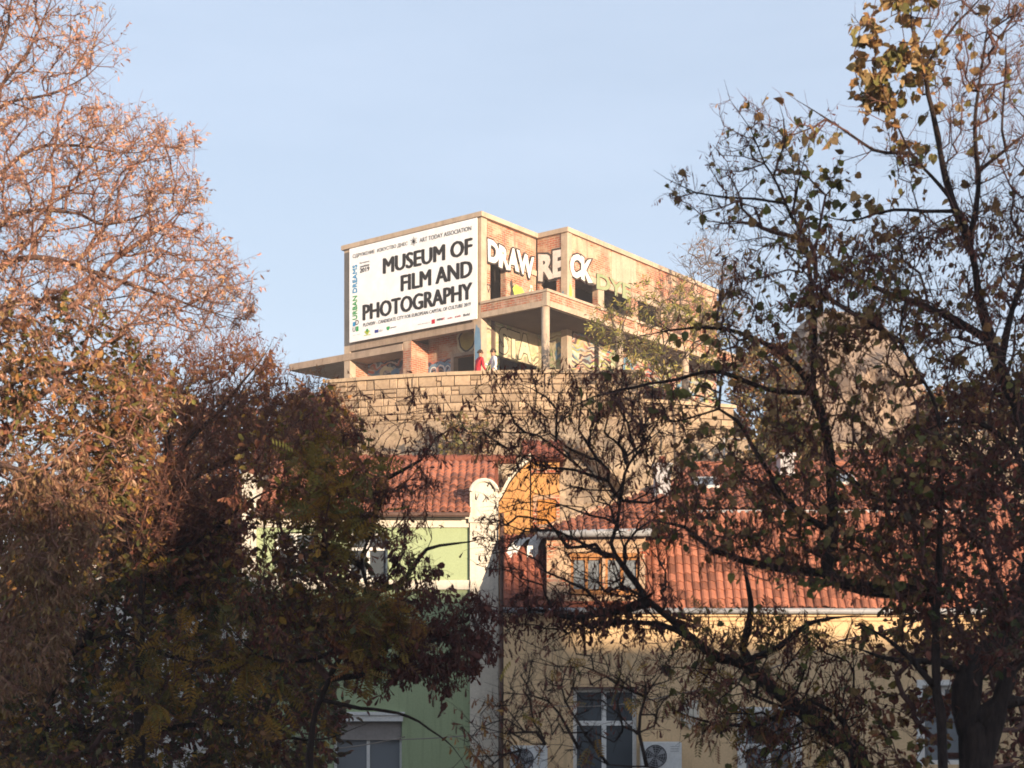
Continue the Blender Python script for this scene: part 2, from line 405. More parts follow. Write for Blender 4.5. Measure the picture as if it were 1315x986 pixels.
# top of the hill behind the cliff edge
mb = MB(); ys = np.linspace(0, 1, 26)
for t in ys:
    for x in xs:
        zt, yt = lerp_tab(float(x), TOPZ), lerp_tab(float(x), TOPY)
        z = zt * (1 - t * t) + 4 * t * t + (.35 * mnoise.noise(Vector((x*.3, t*9, 0))) if t > 0 else 0) - .03
        mb.v.append((float(x), yt - .05 + t * 95, min(z, ZC + 8.55)))
for j in range(len(ys) - 1):
    for i in range(nx - 1):
        mb.f.append((j*nx+i, j*nx+i+1, (j+1)*nx+i+1, (j+1)*nx+i)); mb.mi.append(0)
tag(mb.build('hill', M['hill'], smooth=True), kind='structure')

# ================================================================== terrace wall of squared stones
FLOOR = ZC + 8.9
TOPW = ZC + 9.76
line = [(-6.55,49.75),(-5.0,49.15),(-3.4,48.65),(-2.1,48.35),(-.5,48.1),(1.5,47.98),(3.2,47.98),(4.55,48.02)]
tw = empty('terrace_wall', (0, 48, FLOOR - 1.5), 'tan squared-stone terrace wall under the graffitied ruin', 'wall')
def along(d):
    acc = 0
    for (a, b), (c, e) in zip(line, line[1:]):
        L = math.hypot(c-a, e-b)
        if d <= acc + L or (c, e) == line[-1]:
            t = (d - acc) / L; return Vector((a + (c-a)*t, b + (e-b)*t, 0)), Vector(((c-a)/L, (e-b)/L, 0))
        acc += L
LEN = sum(math.hypot(c-a, e-b) for (a, b), (c, e) in zip(line, line[1:]))
mb = MB()
for (a, b), (c, e) in zip(line, line[1:]):
    mb.prism([(a,b-.045,FLOOR-2.6),(c,e-.045,FLOOR-2.6),(c,e-.045,TOPW-.14),(a,b-.045,TOPW-.14)], (0,.5,0))
mb.build('wall_core', M['stone_back'], tw, world=True)
def stone_mesh(w, h, d=.24, k=.028):
    m_ = MB(); j = lambda s_: random.uniform(-s_, s_)
    front = [Vector((k+j(.014), -d*.5+j(.02), k+j(.014))), Vector((w-k+j(.014), -d*.5+j(.02), k+j(.014))), Vector((w-k+j(.014), -d*.5+j(.02), h-k+j(.014))), Vector((k+j(.014), -d*.5+j(.02), h-k+j(.014)))]
    mid = [Vector((.007, -d*.5+.04, .007)), Vector((w-.007, -d*.5+.04, .007)), Vector((w-.007, -d*.5+.04, h-.007)), Vector((.007, -d*.5+.04, h-.007))]
    back = [Vector((p.x, d*.5, p.z)) for p in mid]
    m_.poly(front)
    for a_, b_ in ((front, mid), (mid, back)):
        for i in range(4): q = (i+1) % 4; m_.poly([a_[q], a_[i], b_[i], b_[q]])
    return m_
z = TOPW - .12
for row in range(8):
    h = random.choice([.22,.27,.31,.36]); d = -random.uniform(0, .3)
    while d < LEN:
        w = random.choice([.20,.27,.34,.42,.50,.62]) * random.uniform(.9, 1.1)
        d0, d1 = max(d, 0), min(d + w, LEN)
        if d1 - d0 > .12:
            p, t = along((d0 + d1) / 2); w2 = d1 - d0
            parts_ = [(0, h)] if random.random() > .22 else [(0, h*.5), (h*.5, h*.5)]
            for zz, hh in parts_:
                o = stone_mesh(w2, hh).build('stone', M['stone'], tw)
                o.matrix_parent_inverse = Matrix.Translation(-Vector(tw.location))
                o.location = p - t * (w2/2) + Vector((t.y, -t.x, 0)) * random.uniform(-.03, .03) + Vector((0, 0, z - h + zz))
                o.rotation_euler = (0, 0, math.atan2(t.y, t.x))
        d += w
    z -= h
d = 0
while d < LEN - .05:
    w = min(random.uniform(.8, 1.2), LEN - d); p, t = along(d + w/2)
    o = MB().box((.004,-.2,0),(w-.004,.42,.12)).build('coping', M['coping'], tw)
    o.matrix_parent_inverse = Matrix.Translation(-Vector(tw.location))
    o.location = p - t*(w/2) + Vector((0,0,TOPW-.12+.003)); o.rotation_euler = (0,0,math.atan2(t.y,t.x)); d += w
# lower wall to the right of it
lw = empty('lower_terrace_wall', (6, 49, FLOOR - 2), 'short lower stone wall right of the terrace below the balcony', 'wall')
x = 4.7
MB().prism([(4.66,48.65,FLOOR-2.5),(7.9,49.8,FLOOR-2.5),(7.9,49.8,FLOOR-.13),(4.66,48.65,FLOOR-.13)], (0,.5,0)).build('wall_core', M['stone_back'], lw, world=True)
t2 = Vector((3.24,1.15,0)).normalized(); zz = FLOOR - .14
for row in range(5):
    d = 0; h = random.choice([.34,.42,.5])
    while d < 3.3:
        w = min(random.uniform(.4,.85), 3.42 - d)
        if w > .1:
            o = stone_mesh(w, h).build('stone', M['stone'], lw); o.matrix_parent_inverse = Matrix.Translation(-Vector(lw.location))
            o.location = Vector((4.66,48.68,0)) + t2*d + Vector((0,0,zz-h)); o.rotation_euler = (0,0,math.atan2(t2.y,t2.x))
        d += w
    zz -= h
o = MB().box((-.1,-.16,0),(3.5,.5,.12)).build('coping', M['coping'], lw); o.matrix_parent_inverse = Matrix.Translation(-Vector(lw.location))
o.location = Vector((4.66,48.7,FLOOR-.118)); o.rotation_euler = (0,0,math.atan2(t2.y,t2.x))
# terrace paving (concrete sheet behind the parapet)
mb = MB(); mb.poly([(-7,66,FLOOR-.01),(-7.2,57,FLOOR-.01)] + [(a,b+.3,FLOOR-.01) for a,b in line] + [(8.0,50.5,FLOOR-.01),(11,60,FLOOR-.01),(11,66,FLOOR-.01)])
tag(mb.build('terrace_floor', M['concrete']), kind='structure')

# ================================================================== the ruin
EA = math.atan2(-.6113, .7914)
mu = empty('museum_ruin', (-1.15, 52.0, FLOOR), 'roofless-looking brick and concrete ruin on the hill with graffiti and a balcony', 'building', rz=EA)
mu['label'] = 'derelict brick and concrete building on the hilltop covered in graffiti'
X_, Y_, Z_ = Vector((1,0,0)), Vector((0,1,0)), Vector((0,0,1))
TOP = 7.42
def W(name, mat, o, u, n, w0, w1, z0, z1, th, holes=()):
    return wall(MB(), o, u, n, w0, w1, z0, z1, th, holes).build(name, mat, mu)
# upper storey
W('wall', M['brick_bare'], (0,.06,0), X_, -Y_, -7.0, -.32, 3.40, TOP, .25)                          # behind the banner
s1 = W('wall', M['brick_upper'], (-.06,0,0), Y_, X_, .34, 3.50, 3.95, TOP, .25, [(.62,1.57,4.0,5.93)])
W('wall', M['brick_bare'], (0,3.51,0), X_, -Y_, 0, 1.43, 3.95, TOP, .25, [(.1,.93,4.0,5.84)])
W('wall', M['brick_upper'], (1.434,0,0), Y_, X_, 3.80, 15.2, 3.95, TOP, .25, [(4.04,5.61,4.0,5.80),(6.05,8.06,4.0,5.80),(8.6,10.4,4.0,5.80)])
W('wall', M['brick_mixed'], (-7.09,0,0), Y_, -X_, .35, 13.0, 0, TOP, .25, [(2,3.4,4.6,6.2),(6,7.4,4.6,6.2)])
W('wall', M['brick_mixed'], (0,15.2,0), X_, Y_, -7.0, 1.4, 0, TOP, .25)
for a0, a1, b0, b1, z0, z1 in ((-.34,.0,.0,.34,0,TOP),(-7.12,-6.80,0,.34,0,TOP),(1.17,1.47,3.475,3.79,0,TOP)):
    MB().box((a0,b0,z0),(a1,b1,z1)).build('column', M['concrete_light'], mu)
# ring beams showing as lighter bands
MB().box((-6.8,-.004,3.30),(-.34,.3,3.66)).build('beam', M['concrete'], mu)
MB().box((-.3,.35,5.95),(.006,3.46,6.15)).build('lintel', M['concrete_light'], mu)
MB().box((1.15,3.83,5.82),(1.458,15.1,6.05)).build('lintel', M['concrete_light'], mu)
MB().box((1.25,5.62,4.0),(1.452,6.04,5.82)).build('column', M['concrete_light'], mu)
# plain render patch high on the long wall
MB().box((1.40,6.6,6.25),(1.447,8.4,7.38)).build('render_patch', M['concrete_light'], mu)
# roof slab (three rectangles butted) with projecting edge
mb = MB()
mb.box((-7.2,-.1,TOP),(.1,3.41,TOP+.18)); mb.box((-7.2,3.41,TOP),(1.53,15.3,TOP+.18))
mb.build('roof_slab', M['concrete_light'], mu)
# floor and ceiling slabs inside, back partition: the openings look into dim rooms
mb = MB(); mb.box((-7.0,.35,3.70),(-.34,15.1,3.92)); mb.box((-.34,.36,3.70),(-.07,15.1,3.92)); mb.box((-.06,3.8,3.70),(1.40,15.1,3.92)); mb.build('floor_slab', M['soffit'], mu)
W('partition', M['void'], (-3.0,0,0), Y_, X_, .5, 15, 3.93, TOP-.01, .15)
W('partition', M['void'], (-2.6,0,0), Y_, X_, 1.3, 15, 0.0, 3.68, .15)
# lower storey, set back behind the overhang
W('wall', M['grafA'], (0,1.05,0), X_, -Y_, -6.8, -3.93, 0, 3.28, .25)
W('wall', M['brick_mixed'], (0,1.0,0), X_, -Y_, -3.5, -.1, 2.62, 3.69, .25)
W('wall', M['grafA'], (0,1.0,0), X_, -Y_, -3.5, -2.27, 0, 2.62, .25)
W('wall', M['grafB'], (0,1.0,0), X_, -Y_, -.98, -.1, 0, 2.62, .25)
mb = MB(); mb.box((-2.27,.92,0),(-2.12,1.2,2.62)); mb.box((-2.27,.92,2.622),(-.96,.996,2.74)); mb.build('door_frame', M['concrete'], mu)
MB().box((-3.92,0,0),(-3.50,1.3,3.29)).build('pier', M['brick_mixed'], mu)
W('wall', M['grafC'], (-.02,0,0), Y_, X_, .9, 3.6, 2.42, 3.69, .22)
W('wall', M['grafC'], (-.02,0,0), Y_, X_, .34, .62, 0, 3.69, .22)
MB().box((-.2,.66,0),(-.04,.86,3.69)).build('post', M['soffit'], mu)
W('wall', M['grafB'], (1.434,0,0), Y_, X_, 3.8, 15.2, 0, 3.69, .25, [(4.5,6.2,0,2.3),(8.4,10.8,.9,2.4)])
W('wall', M['grafC'], (0,3.6,0), X_, -Y_, -.1, 1.17, 0, 3.69, .2, [(.05,.8,0,2.3)])
# balcony on the long side
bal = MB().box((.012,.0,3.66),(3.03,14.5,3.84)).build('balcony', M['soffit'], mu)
tag(bal, 'jutting balcony with brick parapet')
mb = MB(); wall(mb, (0,-.006,0), X_, -Y_, .0, 2.85, 3.845, 4.15, .16); mb.build('parapet', M['brick_bare'], bal)
mb = MB(); wall(mb, (3.036,0,0), Y_, X_, .18, 14.5, 3.845, 4.15, .16, []); mb.build('parapet', M['brick_bare'], bal)
MB().box((2.852,-.012,3.655),(3.044,.178,4.155)).build('corner_post', M['concrete_light'], bal)
for b0 in (2.9, 5.8, 8.7, 11.6): MB().box((2.86,b0,3.845),(3.046,b0+.2,4.152)).build('post', M['concrete_light'], bal)
mb = MB(); mb.box((-.0,-.05,4.156),(2.80,.2,4.25)); mb.box((2.80,-.05,4.156),(3.09,14.55,4.25)); mb.build('coping', M['concrete_light'], bal)
mb = MB(); mb.box((.012,-.014,3.640),(2.86,.12,3.842)); mb.box((2.86,.185,3.640),(3.050,14.5,3.842)); mb.build('edge_beam', M['concrete_light'], bal)
for b0 in (.16, 5.0, 10.0):
    mb = MB(); mb.tube([(2.86,b0,0),(2.86,b0,1.8),(2.86,b0,3.64)], .15, 14); mb.build('round_column', M['concrete_light'], mu, smooth=True)
# long canopy slab running out to the left
MB().box((-10.3,-.03,2.95),(-3.93,1.0,3.22)).build('canopy_slab', M['concrete'], mu)
MB().box((-10.3,1.0,2.98),(-7.14,3.2,3.20)).build('canopy_slab', M['concrete'], mu)

# graffiti
def graf(body, o, u, box, white, off=.045, wob=.05, seed=0, skew=0., edge=.055):
    n_ = Vector(u).cross(Z_)
    lettering('graffiti_outline', mu, body, M['black_paint'], Vector(o) + n_*.008, u, Z_, box, off=off+edge, ref=off, wob=wob, seed=seed, skew=skew)
    lettering('graffiti_letters', mu, body, white, Vector(o) + n_*.016, u, Z_, box, off=off, wob=wob, seed=seed, skew=skew)
graf('DRAW', (.008,0,0), Y_, (.36,5.80,3.30,6.66), M['white_paint'], .05, .05, 1.0)
graf('RE', (0,3.50,0), X_, (.05,5.72,1.36,6.78), M['grey_and_shaded_paint'], .05, .03, 2.0)  # white letters toned greyer: the wall's shaded side put into their colour
graf('CK', (1.462,0,0), Y_, (3.66,5.76,5.2,6.70), M['white_paint'], .05, .05, 3.0)
graf('DYE', (1.462,0,0), Y_, (5.5,5.66,8.0,6.28), M['green_paint'], .03, .04, 5.0, edge=.015)
graf('STA', (-.02,0,0), Y_, (1.1,2.5,3.2,3.5), M['cream_paint'], .05, .05, 6.0, edge=.03)
blob('graffiti_patch', mu, M['lime_paint'], (-.045,0,0), Y_, Z_, 2.35, 5.05, .34, .32, ph=.4)
blob('graffiti_patch', mu, M['black_paint'], (-.05,0,0), Y_, Z_, 1.95, 5.05, .12, .4, ph=1.4, jag=.3)
for k, (bb, zz_, rr_, mt_) in enumerate(((.5,4.9,.10,'black_paint'),(1.75,4.6,.12,'pink_paint'),(2.9,4.8,.22,'cream_paint'),(3.2,5.3,.14,'grey_and_shaded_paint'),(2.75,5.4,.16,'pink_paint'),(2.1,5.35,.12,'green_paint'))):
    blob('graffiti_ring', mu, M[mt_], (-.05-.002*k,0,0), Y_, Z_, bb, zz_, rr_, rr_*1.5, ph=k, jag=.3, inner=.6)
for k, (bb, zz_, rr_, mt_) in enumerate(((4.6,1.6,.5,'blue_paint'),(7.0,2.4,.6,'cream_paint'),(7.8,2.9,.4,'blue_paint'),(11.2,2.3,.6,'pink_paint'),(12.2,2.6,.5,'blue_paint'),(6.8,3.1,.35,'green_paint'))):
    blob('graffiti_ring', mu, M[mt_], (1.44+.002*k,0,0), Y_, Z_, bb, zz_, rr_, rr_*.9, ph=k, jag=.2, inner=.55)
for k, (aa, mt_) in enumerate(((.35,'green_paint'),(.85,'cream_paint'),(1.0,'blue_paint'))):
    blob('graffiti_ring', mu, M[mt_], (0,3.59-.002*k,0), X_, Z_, aa, 2.9, .2, .3, ph=k, jag=.25, inner=.5)
blob('graffiti_patch', mu, M['lime_paint'], (1.482,0,0), Y_, Z_, 3.68, 5.12, .08, .3, ph=2)
blob('graffiti_patch', mu, M['blue_paint'], (0,3.466,0), X_, Z_, 1.3, 4.75, .12, .4, ph=1, jag=.2)
blob('graffiti_ring', mu, M['ochre_paint'], (0,.99,0), X_, Z_, -1.5, 3.2, .36, .36, ph=.3, jag=.06)
blob('graffiti_ring', mu, M['black_paint'], (0,.984,0), X_, Z_, -1.5, 3.2, .43, .43, ph=.3, jag=.06, inner=.84)
blob('graffiti_ring', mu, M['cream_paint'], (0,.988,0), X_, Z_, -1.5, 3.18, .55, .48, ph=.9, jag=.08, inner=.8)
for k, (ax, r_) in enumerate(((-3.2,.26),(-2.82,.30),(-2.47,.22))):
    blob('graffiti_ring', mu, M['blue_paint'], (0,.985,0), X_, Z_, ax, 2.15, r_, r_*1.4, ph=k, jag=.05, inner=.45)
    blob('graffiti_ring', mu, M['white_paint'], (0,.98,0), X_, Z_, ax, 2.15, r_*.7, r_*.95, ph=k, jag=.05, inner=.8)
blob('graffiti_patch', mu, M['pink_paint'], (0,.978,0), X_, Z_, -2.95, 2.0, .14, .3, ph=2.2, jag=.35)
blob('graffiti_patch', mu, M['blue_paint'], (0,-.006,0), X_, Z_, -.17, 2.5, .15, .95, ph=.6, jag=.10)
blob('graffiti_patch', mu, M['pink_paint'], (0,-.006,0), X_, Z_, -.2, 1.55, .12, .5, ph=.1, jag=.2)
for k in range(5):
    ax = -6.3 + k * .55
    blob('graffiti_ring', mu, [M['blue_paint'], M['cream_paint'], M['blue_paint'], M['pink_paint'], M['blue_paint']][k], (0,1.035 - k*.003,0), X_, Z_, ax, 2.15 + .2*(k%2), .40, .42, ph=k, jag=.1, inner=.55)

# ================================================================== the banner on its short side
bn = empty('billboard', (-1.15, 52.0, FLOOR), 'large white museum banner with black capitals on the ruin', 'billboard', rz=EA)
bu0, bu1, bz0, bz1 = -6.66, -.08, 3.60, 7.36
BWd, BH = bu1 - bu0, bz1 - bz0
MB().box((bu0,-.17,bz0),(bu1,-.13,bz1)).build('panel', M['banner'], bn)
mb = MB()
for k in range(5): xk = bu0 + .3 + k * (BWd-.6) / 4; mb.box((xk-.04,-.128,bz0+.05),(xk+.04,-.02,bz1-.05))
mb.build('batten', M['metal_dark'], bn)
def bt_(body, mat, x0, x1, vc, ch, off=0., rot=False, name='lettering', bold=0.):
    """x0,x1 in 0..1 across; vc = centre height from the top 0..1; ch = letter height as a share of the banner."""
    bold = bold or off * .035; off = 0.
    if rot: box = (x0*BWd, (1-vc[0])*BH, x1*BWd, (1-vc[1])*BH)
    else: box = (x0*BWd, (1-vc-ch/2)*BH, x1*BWd, (1-vc+ch/2)*BH)
    return lettering(name, bn, body, M[mat], (bu0,-.178,bz0), X_, Z_, box, off=off, rot90=rot, bold=bold)
bt_('СДРУЖЕНИЕ  ИЗКУСТВО ДНЕС', 'ink_grey', .03, .478, .092, .046, .006)
bt_('ART TODAY ASSOCIATION', 'ink_grey', .572, .962, .090, .044, .006)
bt_('MUSEUM OF', 'ink', .285, .965, .268, .160, .006, bold=.044)
bt_('FILM AND', 'ink', .428, .965, .490, .160, .006, bold=.044)
bt_('PHOTOGRAPHY', 'ink', .118, .965, .712, .162, .006, bold=.044)
bt_('PLOVDIV - CANDIDATE CITY FOR EUROPEAN CAPITAL OF CULTURE 2019', 'ink_grey', .118, .958, .842, .036, .004)
bt_('URBAN', 'ink_green', .030, .066, (.765,.515), 0, .5, True)
bt_('DREAMS', 'ink_cyan', .030, .066, (.480,.185), 0, .5, True)
bt_('European', 'ink_grey', .090, .168, .180, .022, .01); bt_('candidate', 'ink', .090, .168, .215, .024, .02)
bt_('2019', 'ink', .090, .168, .258, .046, .3)
bt_('U', 'ink', .030, .052, .868, .050, .03); bt_('D', 'ink', .054, .080, .800, .050, .03)
def bsq(mat, x0, x1, v0, v1):
    y = -.1785; MB().poly([(bu0+x0*BWd,y,bz0+(1-v1)*BH),(bu0+x1*BWd,y,bz0+(1-v1)*BH),(bu0+x1*BWd,y,bz0+(1-v0)*BH),(bu0+x0*BWd,y,bz0+(1-v0)*BH)]).build('printed_mark', M[mat], bn)
bsq('ink_cyan', .030, .050, .79, .835); bsq('ink_green', .056, .078, .842, .895)
def bdisc(mat, cx, vc, rx, ry, ph=0, jag=0., n=14):
    return blob('printed_mark', bn, M[mat], (bu0,-.1795,bz0), X_, Z_, cx*BWd, (1-vc)*BH, rx*BWd, ry*BH, n=n, jag=jag, ph=ph)
# starburst between the two names of the association
mb = MB()
for k in range(12):
    a = 2*math.pi*k/12 + .1; r1 = .19 if k % 2 else .15; r0 = .035; cx, cz = bu0 + .525*BWd, bz0 + (1-.085)*BH; da = .10
    mb.poly([(cx+r0*math.cos(a-.3),-.179,cz+r0*math.sin(a-.3)),(cx+r1*math.cos(a-da*.5),-.179,cz+r1*math.sin(a-da*.5)),(cx+r1*math.cos(a+da*.5),-.179,cz+r1*math.sin(a+da*.5)),(cx+r0*math.cos(a+.3),-.179,cz+r0*math.sin(a+.3))])
mb.build('printed_mark', M['ink'], bn); bdisc('ink', .525, .085, .0075, .013)
# row of partner marks along the bottom
bdisc('ink_lime', .150, .925, .020, .020, jag=.25); bdisc('ink_green', .150, .908, .010, .020); bsq('ink_lime', .122, .180, .952, .958)
bsq('ink_blue', .212, .243, .918, .950); bt_('EU', 'ink_pale', .252, .276, .935, .022, .01)
bdisc('ink_green', .322, .925, .014, .020, jag=.15); bt_('partners', 'ink_grey', .342, .388, .928, .018, .01)
bt_('supported by', 'ink_pale', .028, .092, .930, .012); bt_('with the help of', 'ink_pale', .556, .652, .948, .012, .005)
bsq('ink_red', .664, .690, .925, .968); bt_('metro', 'ink', .706, .742, .936, .024, .04); bt_('art', 'ink_red', .742, .764, .936, .024, .04)
bt_('radio', 'ink_red', .786, .822, .942, .016, .02); bt_('trade', 'ink_red', .842, .884, .940, .020, .03); bt_('Bold', 'ink', .905, .950, .942, .024, .06)

# ================================================================== people on the terrace
def skin_color(): return (.45,.25,.16)
M['skin'] = plain('skin', (.42,.23,.15), (.38,.2,.13), 8, rough=.6, bmp=0); M['red_cloth'] = plain('red_shirt', (.55,.025,.04), (.45,.02,.035), 9, fine=60)
M['white_cloth'] = plain('white_shirt', (.80,.79,.77), (.72,.71,.69), 9, fine=60); M['dark_cloth'] = plain('dark_trousers', (.045,.05,.075), (.03,.035,.05), 9, fine=60)
M['hair'] = plain('dark_hair', (.035,.02,.015), (.05,.03,.02), 30)
M['grey_cloth'] = plain('grey_blue_jacket', (.16,.19,.25), (.12,.15,.2), 9, fine=60)
def person(loc, rz, label, shirt, joints, pants='dark_cloth'):
    root = empty('person', loc, label, 'person', rz=rz)
    J = joints; names = list(J); idx = {k: i for i, k in enumerate(names)}
    E = [('hip','waist'),('waist','chest'),('chest','neck'),('neck','head0'),('head0','head1')]
    for s_ in 'lr': E += [('hip',s_+'hip'),(s_+'hip',s_+'knee'),(s_+'knee',s_+'ank'),(s_+'ank',s_+'toe'),('chest',s_+'sho'),(s_+'sho',s_+'elb'),(s_+'elb',s_+'wri'),(s_+'wri',s_+'hand')]
    me = bpy.data.meshes.new('body'); me.from_pydata([J[k] for k in names], [(idx[a], idx[b]) for a, b in E], [])
    rad = {'hip':(.15,.11),'waist':(.135,.10),'chest':(.165,.115),'neck':(.055,.055),'head0':(.075,.085),'head1':(.075,.09)}
    rl = {'hip':.085,'knee':.06,'ank':.042,'toe':.04,'sho':.062,'elb':.045,'wri':.03,'hand':.028}
    o = obj('body', me, root); sk = o.modifiers.new('s', 'SKIN'); sk.use_smooth_shade = True
    for i, k in enumerate(names):
        r_ = rad.get(k) or (rl[k[1:]], rl[k[1:]]); me.skin_vertices[0].data[i].radius = r_
        me.skin_vertices[0].data[i].use_root = (k == 'hip')
    sb = o.modifiers.new('b', 'SUBSURF'); sb.levels = 2; sb.render_levels = 2
    m2 = bpy.data.meshes.new_from_object(o.evaluated_get(bpy.context.evaluated_depsgraph_get())); o.modifiers.clear(); o.data = m2; bpy.data.meshes.remove(me)
    for k in ('skin', shirt, pants): m2.materials.append(M[k])
    hipz, nz_ = J['hip'][2], J['neck'][2]; hands = [Vector(J['lwri']), Vector(J['rwri'])]
    for p in m2.polygons:
        c = p.center; p.use_smooth = True
        near_hand = min((c - h).length for h in hands) < .10
        p.material_index = 0 if (c.z > nz_ - .01 or near_hand) else (1 if c.z > hipz - .02 else 2)
    h1 = Vector(J['head1']); mb = MB()
    for i in range(7):
        for k in range(14):
            th = math.pi * .55 * i / 6; a = 2*math.pi*k/14; rr = 1 + .05*math.sin(k*5+i)
            mb.v.append((h1.x + .10*rr*math.sin(th)*math.cos(a), h1.y + .016 + .115*rr*math.sin(th)*math.sin(a), h1.z + .005 + .115*rr*math.cos(th)))
    for i in range(6):
        for k in range(14): mb.f.append((i*14+k, (i+1)*14+k, (i+1)*14+(k+1)%14, i*14+(k+1)%14)); mb.mi.append(0)
    mb.build('hair', M['hair'], root, smooth=True)
    fc = MB()   # face: nose, brow, ears
    fc.prism([h1+Vector((-.015,-.088,-.02)), h1+Vector((.015,-.088,-.02)), h1+Vector((0,-.088,.035))], (0,-.022,0)); fc.build('nose', M['skin'], root)
    for s_ in (-1,1):
        e = MB(); e.tube([h1+Vector((s_*.082,.0,-.03)), h1+Vector((s_*.093,.005,0)), h1+Vector((s_*.086,.0,.03))], [.012,.02,.012], 6); e.build('ear', M['skin'], root)
        e = MB(); e.tube([h1+Vector((s_*.032,-.086,.012)), h1+Vector((s_*.032,-.094,.012))], [.012,.008], 8); e.build('eye', M['hair'], root)
    for s_ in 'lr':   # five fingers on each hand
        w_, hd = Vector(J[s_+'wri']), Vector(J[s_+'hand']); d_ = (hd - w_).normalized(); side = d_.cross(Vector((0,-1,.2))).normalized()
        mbf = MB()
        for k in range(4): b_ = hd + side*(k-1.5)*.018; mbf.tube([b_, b_+d_*.04+Vector((0,-.006,0)), b_+d_*(.07-.006*abs(k-1.4))+Vector((0,-.018,0))], [.009,.0085,.006], 6)
        b_ = w_ + d_*.03 + side*.03; mbf.tube([b_, b_+side*.022+d_*.025, b_+side*.03+d_*.055], [.011,.010,.007], 6)
        mbf.build('fingers', M['skin'], root, smooth=True)
    return root
def stand(lean=0., armL=None, armR=None):
    J = dict(hip=(0,0,.93), waist=(0,0,1.08), chest=(0,-lean*.5,1.34), neck=(0,-lean,1.49), head0=(0,-lean-.01,1.56), head1=(0,-lean-.02,1.64),
             lhip=(.09,0,.86), lknee=(.10,-.02,.48), lank=(.10,.02,.09), ltoe=(.11,-.13,.04), rhip=(-.09,0,.86), rknee=(-.10,-.02,.48), rank=(-.10,.03,.09), rtoe=(-.12,-.12,.04),
             lsho=(.19,-lean*.8,1.40), lelb=(.25,.02-lean,1.13), lwri=(.24,-.12-lean,.93), lhand=(.235,-.16-lean,.87),
             rsho=(-.19,-lean*.8,1.40), relb=(-.25,.02-lean,1.13), rwri=(-.22,-.14-lean,.94), rhand=(-.21,-.19-lean,.89))
    J.update(armL or {}); J.update(armR or {}); return J
stp = MB().box((-2.6,49.3,FLOOR-.006),(1.6,50.7,FLOOR+.26)).build('terrace_step', M['concrete']); tag(stp, kind='structure')
person((PX(613.5,49.9), 49.9, FLOOR+.262), R(120), 'person in a red top leaning near the terrace parapet', 'red_cloth', stand(.10))
person((PX(634,49.8), 49.8, FLOOR+.262), R(-70), 'person in a white shirt on the terrace, right of the red one', 'white_cloth',
       stand(.02, dict(relb=(-.27,-.12,1.2), rwri=(-.2,-.34,1.28), rhand=(-.19,-.39,1.31))))
# ================================================================== houses below the rock
_tile_cache = {}
def tile_mesh(mat, w=.22, L=.40):
    key = (mat.name, round(w, 3), round(L, 3))
    if key in _tile_cache: return _tile_cache[key]
    mb = MB(); prof = [(-.5,.0),(-.36,.030),(-.14,.048),(.08,.040),(.26,.012),(.42,.0),(.5,.006)]
    for (a, za), (b, zb) in zip(prof, prof[1:]):
        mb.poly([(a*w,0,za+.030),(b*w,0,zb+.030),(b*w,L,zb),(a*w,L,za)])
        mb.poly([(a*w,0,za+.008),(b*w,0,zb+.008),(b*w,0,zb+.030),(a*w,0,za+.030)])
    _tile_cache[key] = mb.mesh('tile', mat, True); return _tile_cache[key]
def tiled_plane(parent, roof, A, U, S, width, length, mat, inside=None, w=.17, ex=.225, single=300, bed=True):
    """Clay tiles on the plane A + u U + s S (U, S unit). inside(u, s) trims hips. parent: a roof part in world space."""
    U, S = Vector(U), Vector(S); N = U.cross(S).normalized()
    if N.z < 0: N = -N
    me = tile_mesh(mat, w, ex + .09); spots = []
    for j in range(int(length / ex)):
        for i in range(int(width / w)):
            u, s = (i + .5) * w, j * ex
            if inside and not inside(u, s + ex * .5): continue
            spots.append(Vector(A) + U*u + S*s + N*.02)
    spots.sort(key=lambda p: 0 if 200 < p.x/p.y*FPX+CXP < 1215 else 1)
    rot = Matrix((U, S, N)).transposed()
    for k, p in enumerate(spots[:single]):
        o = bpy.data.objects.new('tile', me); COL.objects.link(o); o.parent = roof
        jit = Matrix.Rotation(random.gauss(0,.03), 3, 'Z') @ Matrix.Rotation(random.uniform(-.02,.03), 3, 'X')
        m4 = (rot @ jit).to_4x4(); m4.translation = p + N * random.uniform(0, .014) + S * random.gauss(0, .012) + Z_ * .02 * math.sin(p.x*1.3+p.z); o.matrix_local = m4
    rest = spots[single:]
    if rest:
        vb = np.array([v.co[:] for v in me.vertices]); fb = [tuple(p.vertices) for p in me.polygons]; r3 = np.array(rot)
        vv, ff = [], []
        for p in rest:
            n0 = len(vv); vv += [tuple(x) for x in (vb @ r3.T + np.array(p))]; ff += [tuple(n0 + i for i in f) for f in fb]
        m2 = bpy.data.meshes.new('far_tiles'); m2.from_pydata(vv, [], ff); m2.materials.append(mat); tag(obj('far_tiles', m2, roof), kind='stuff')
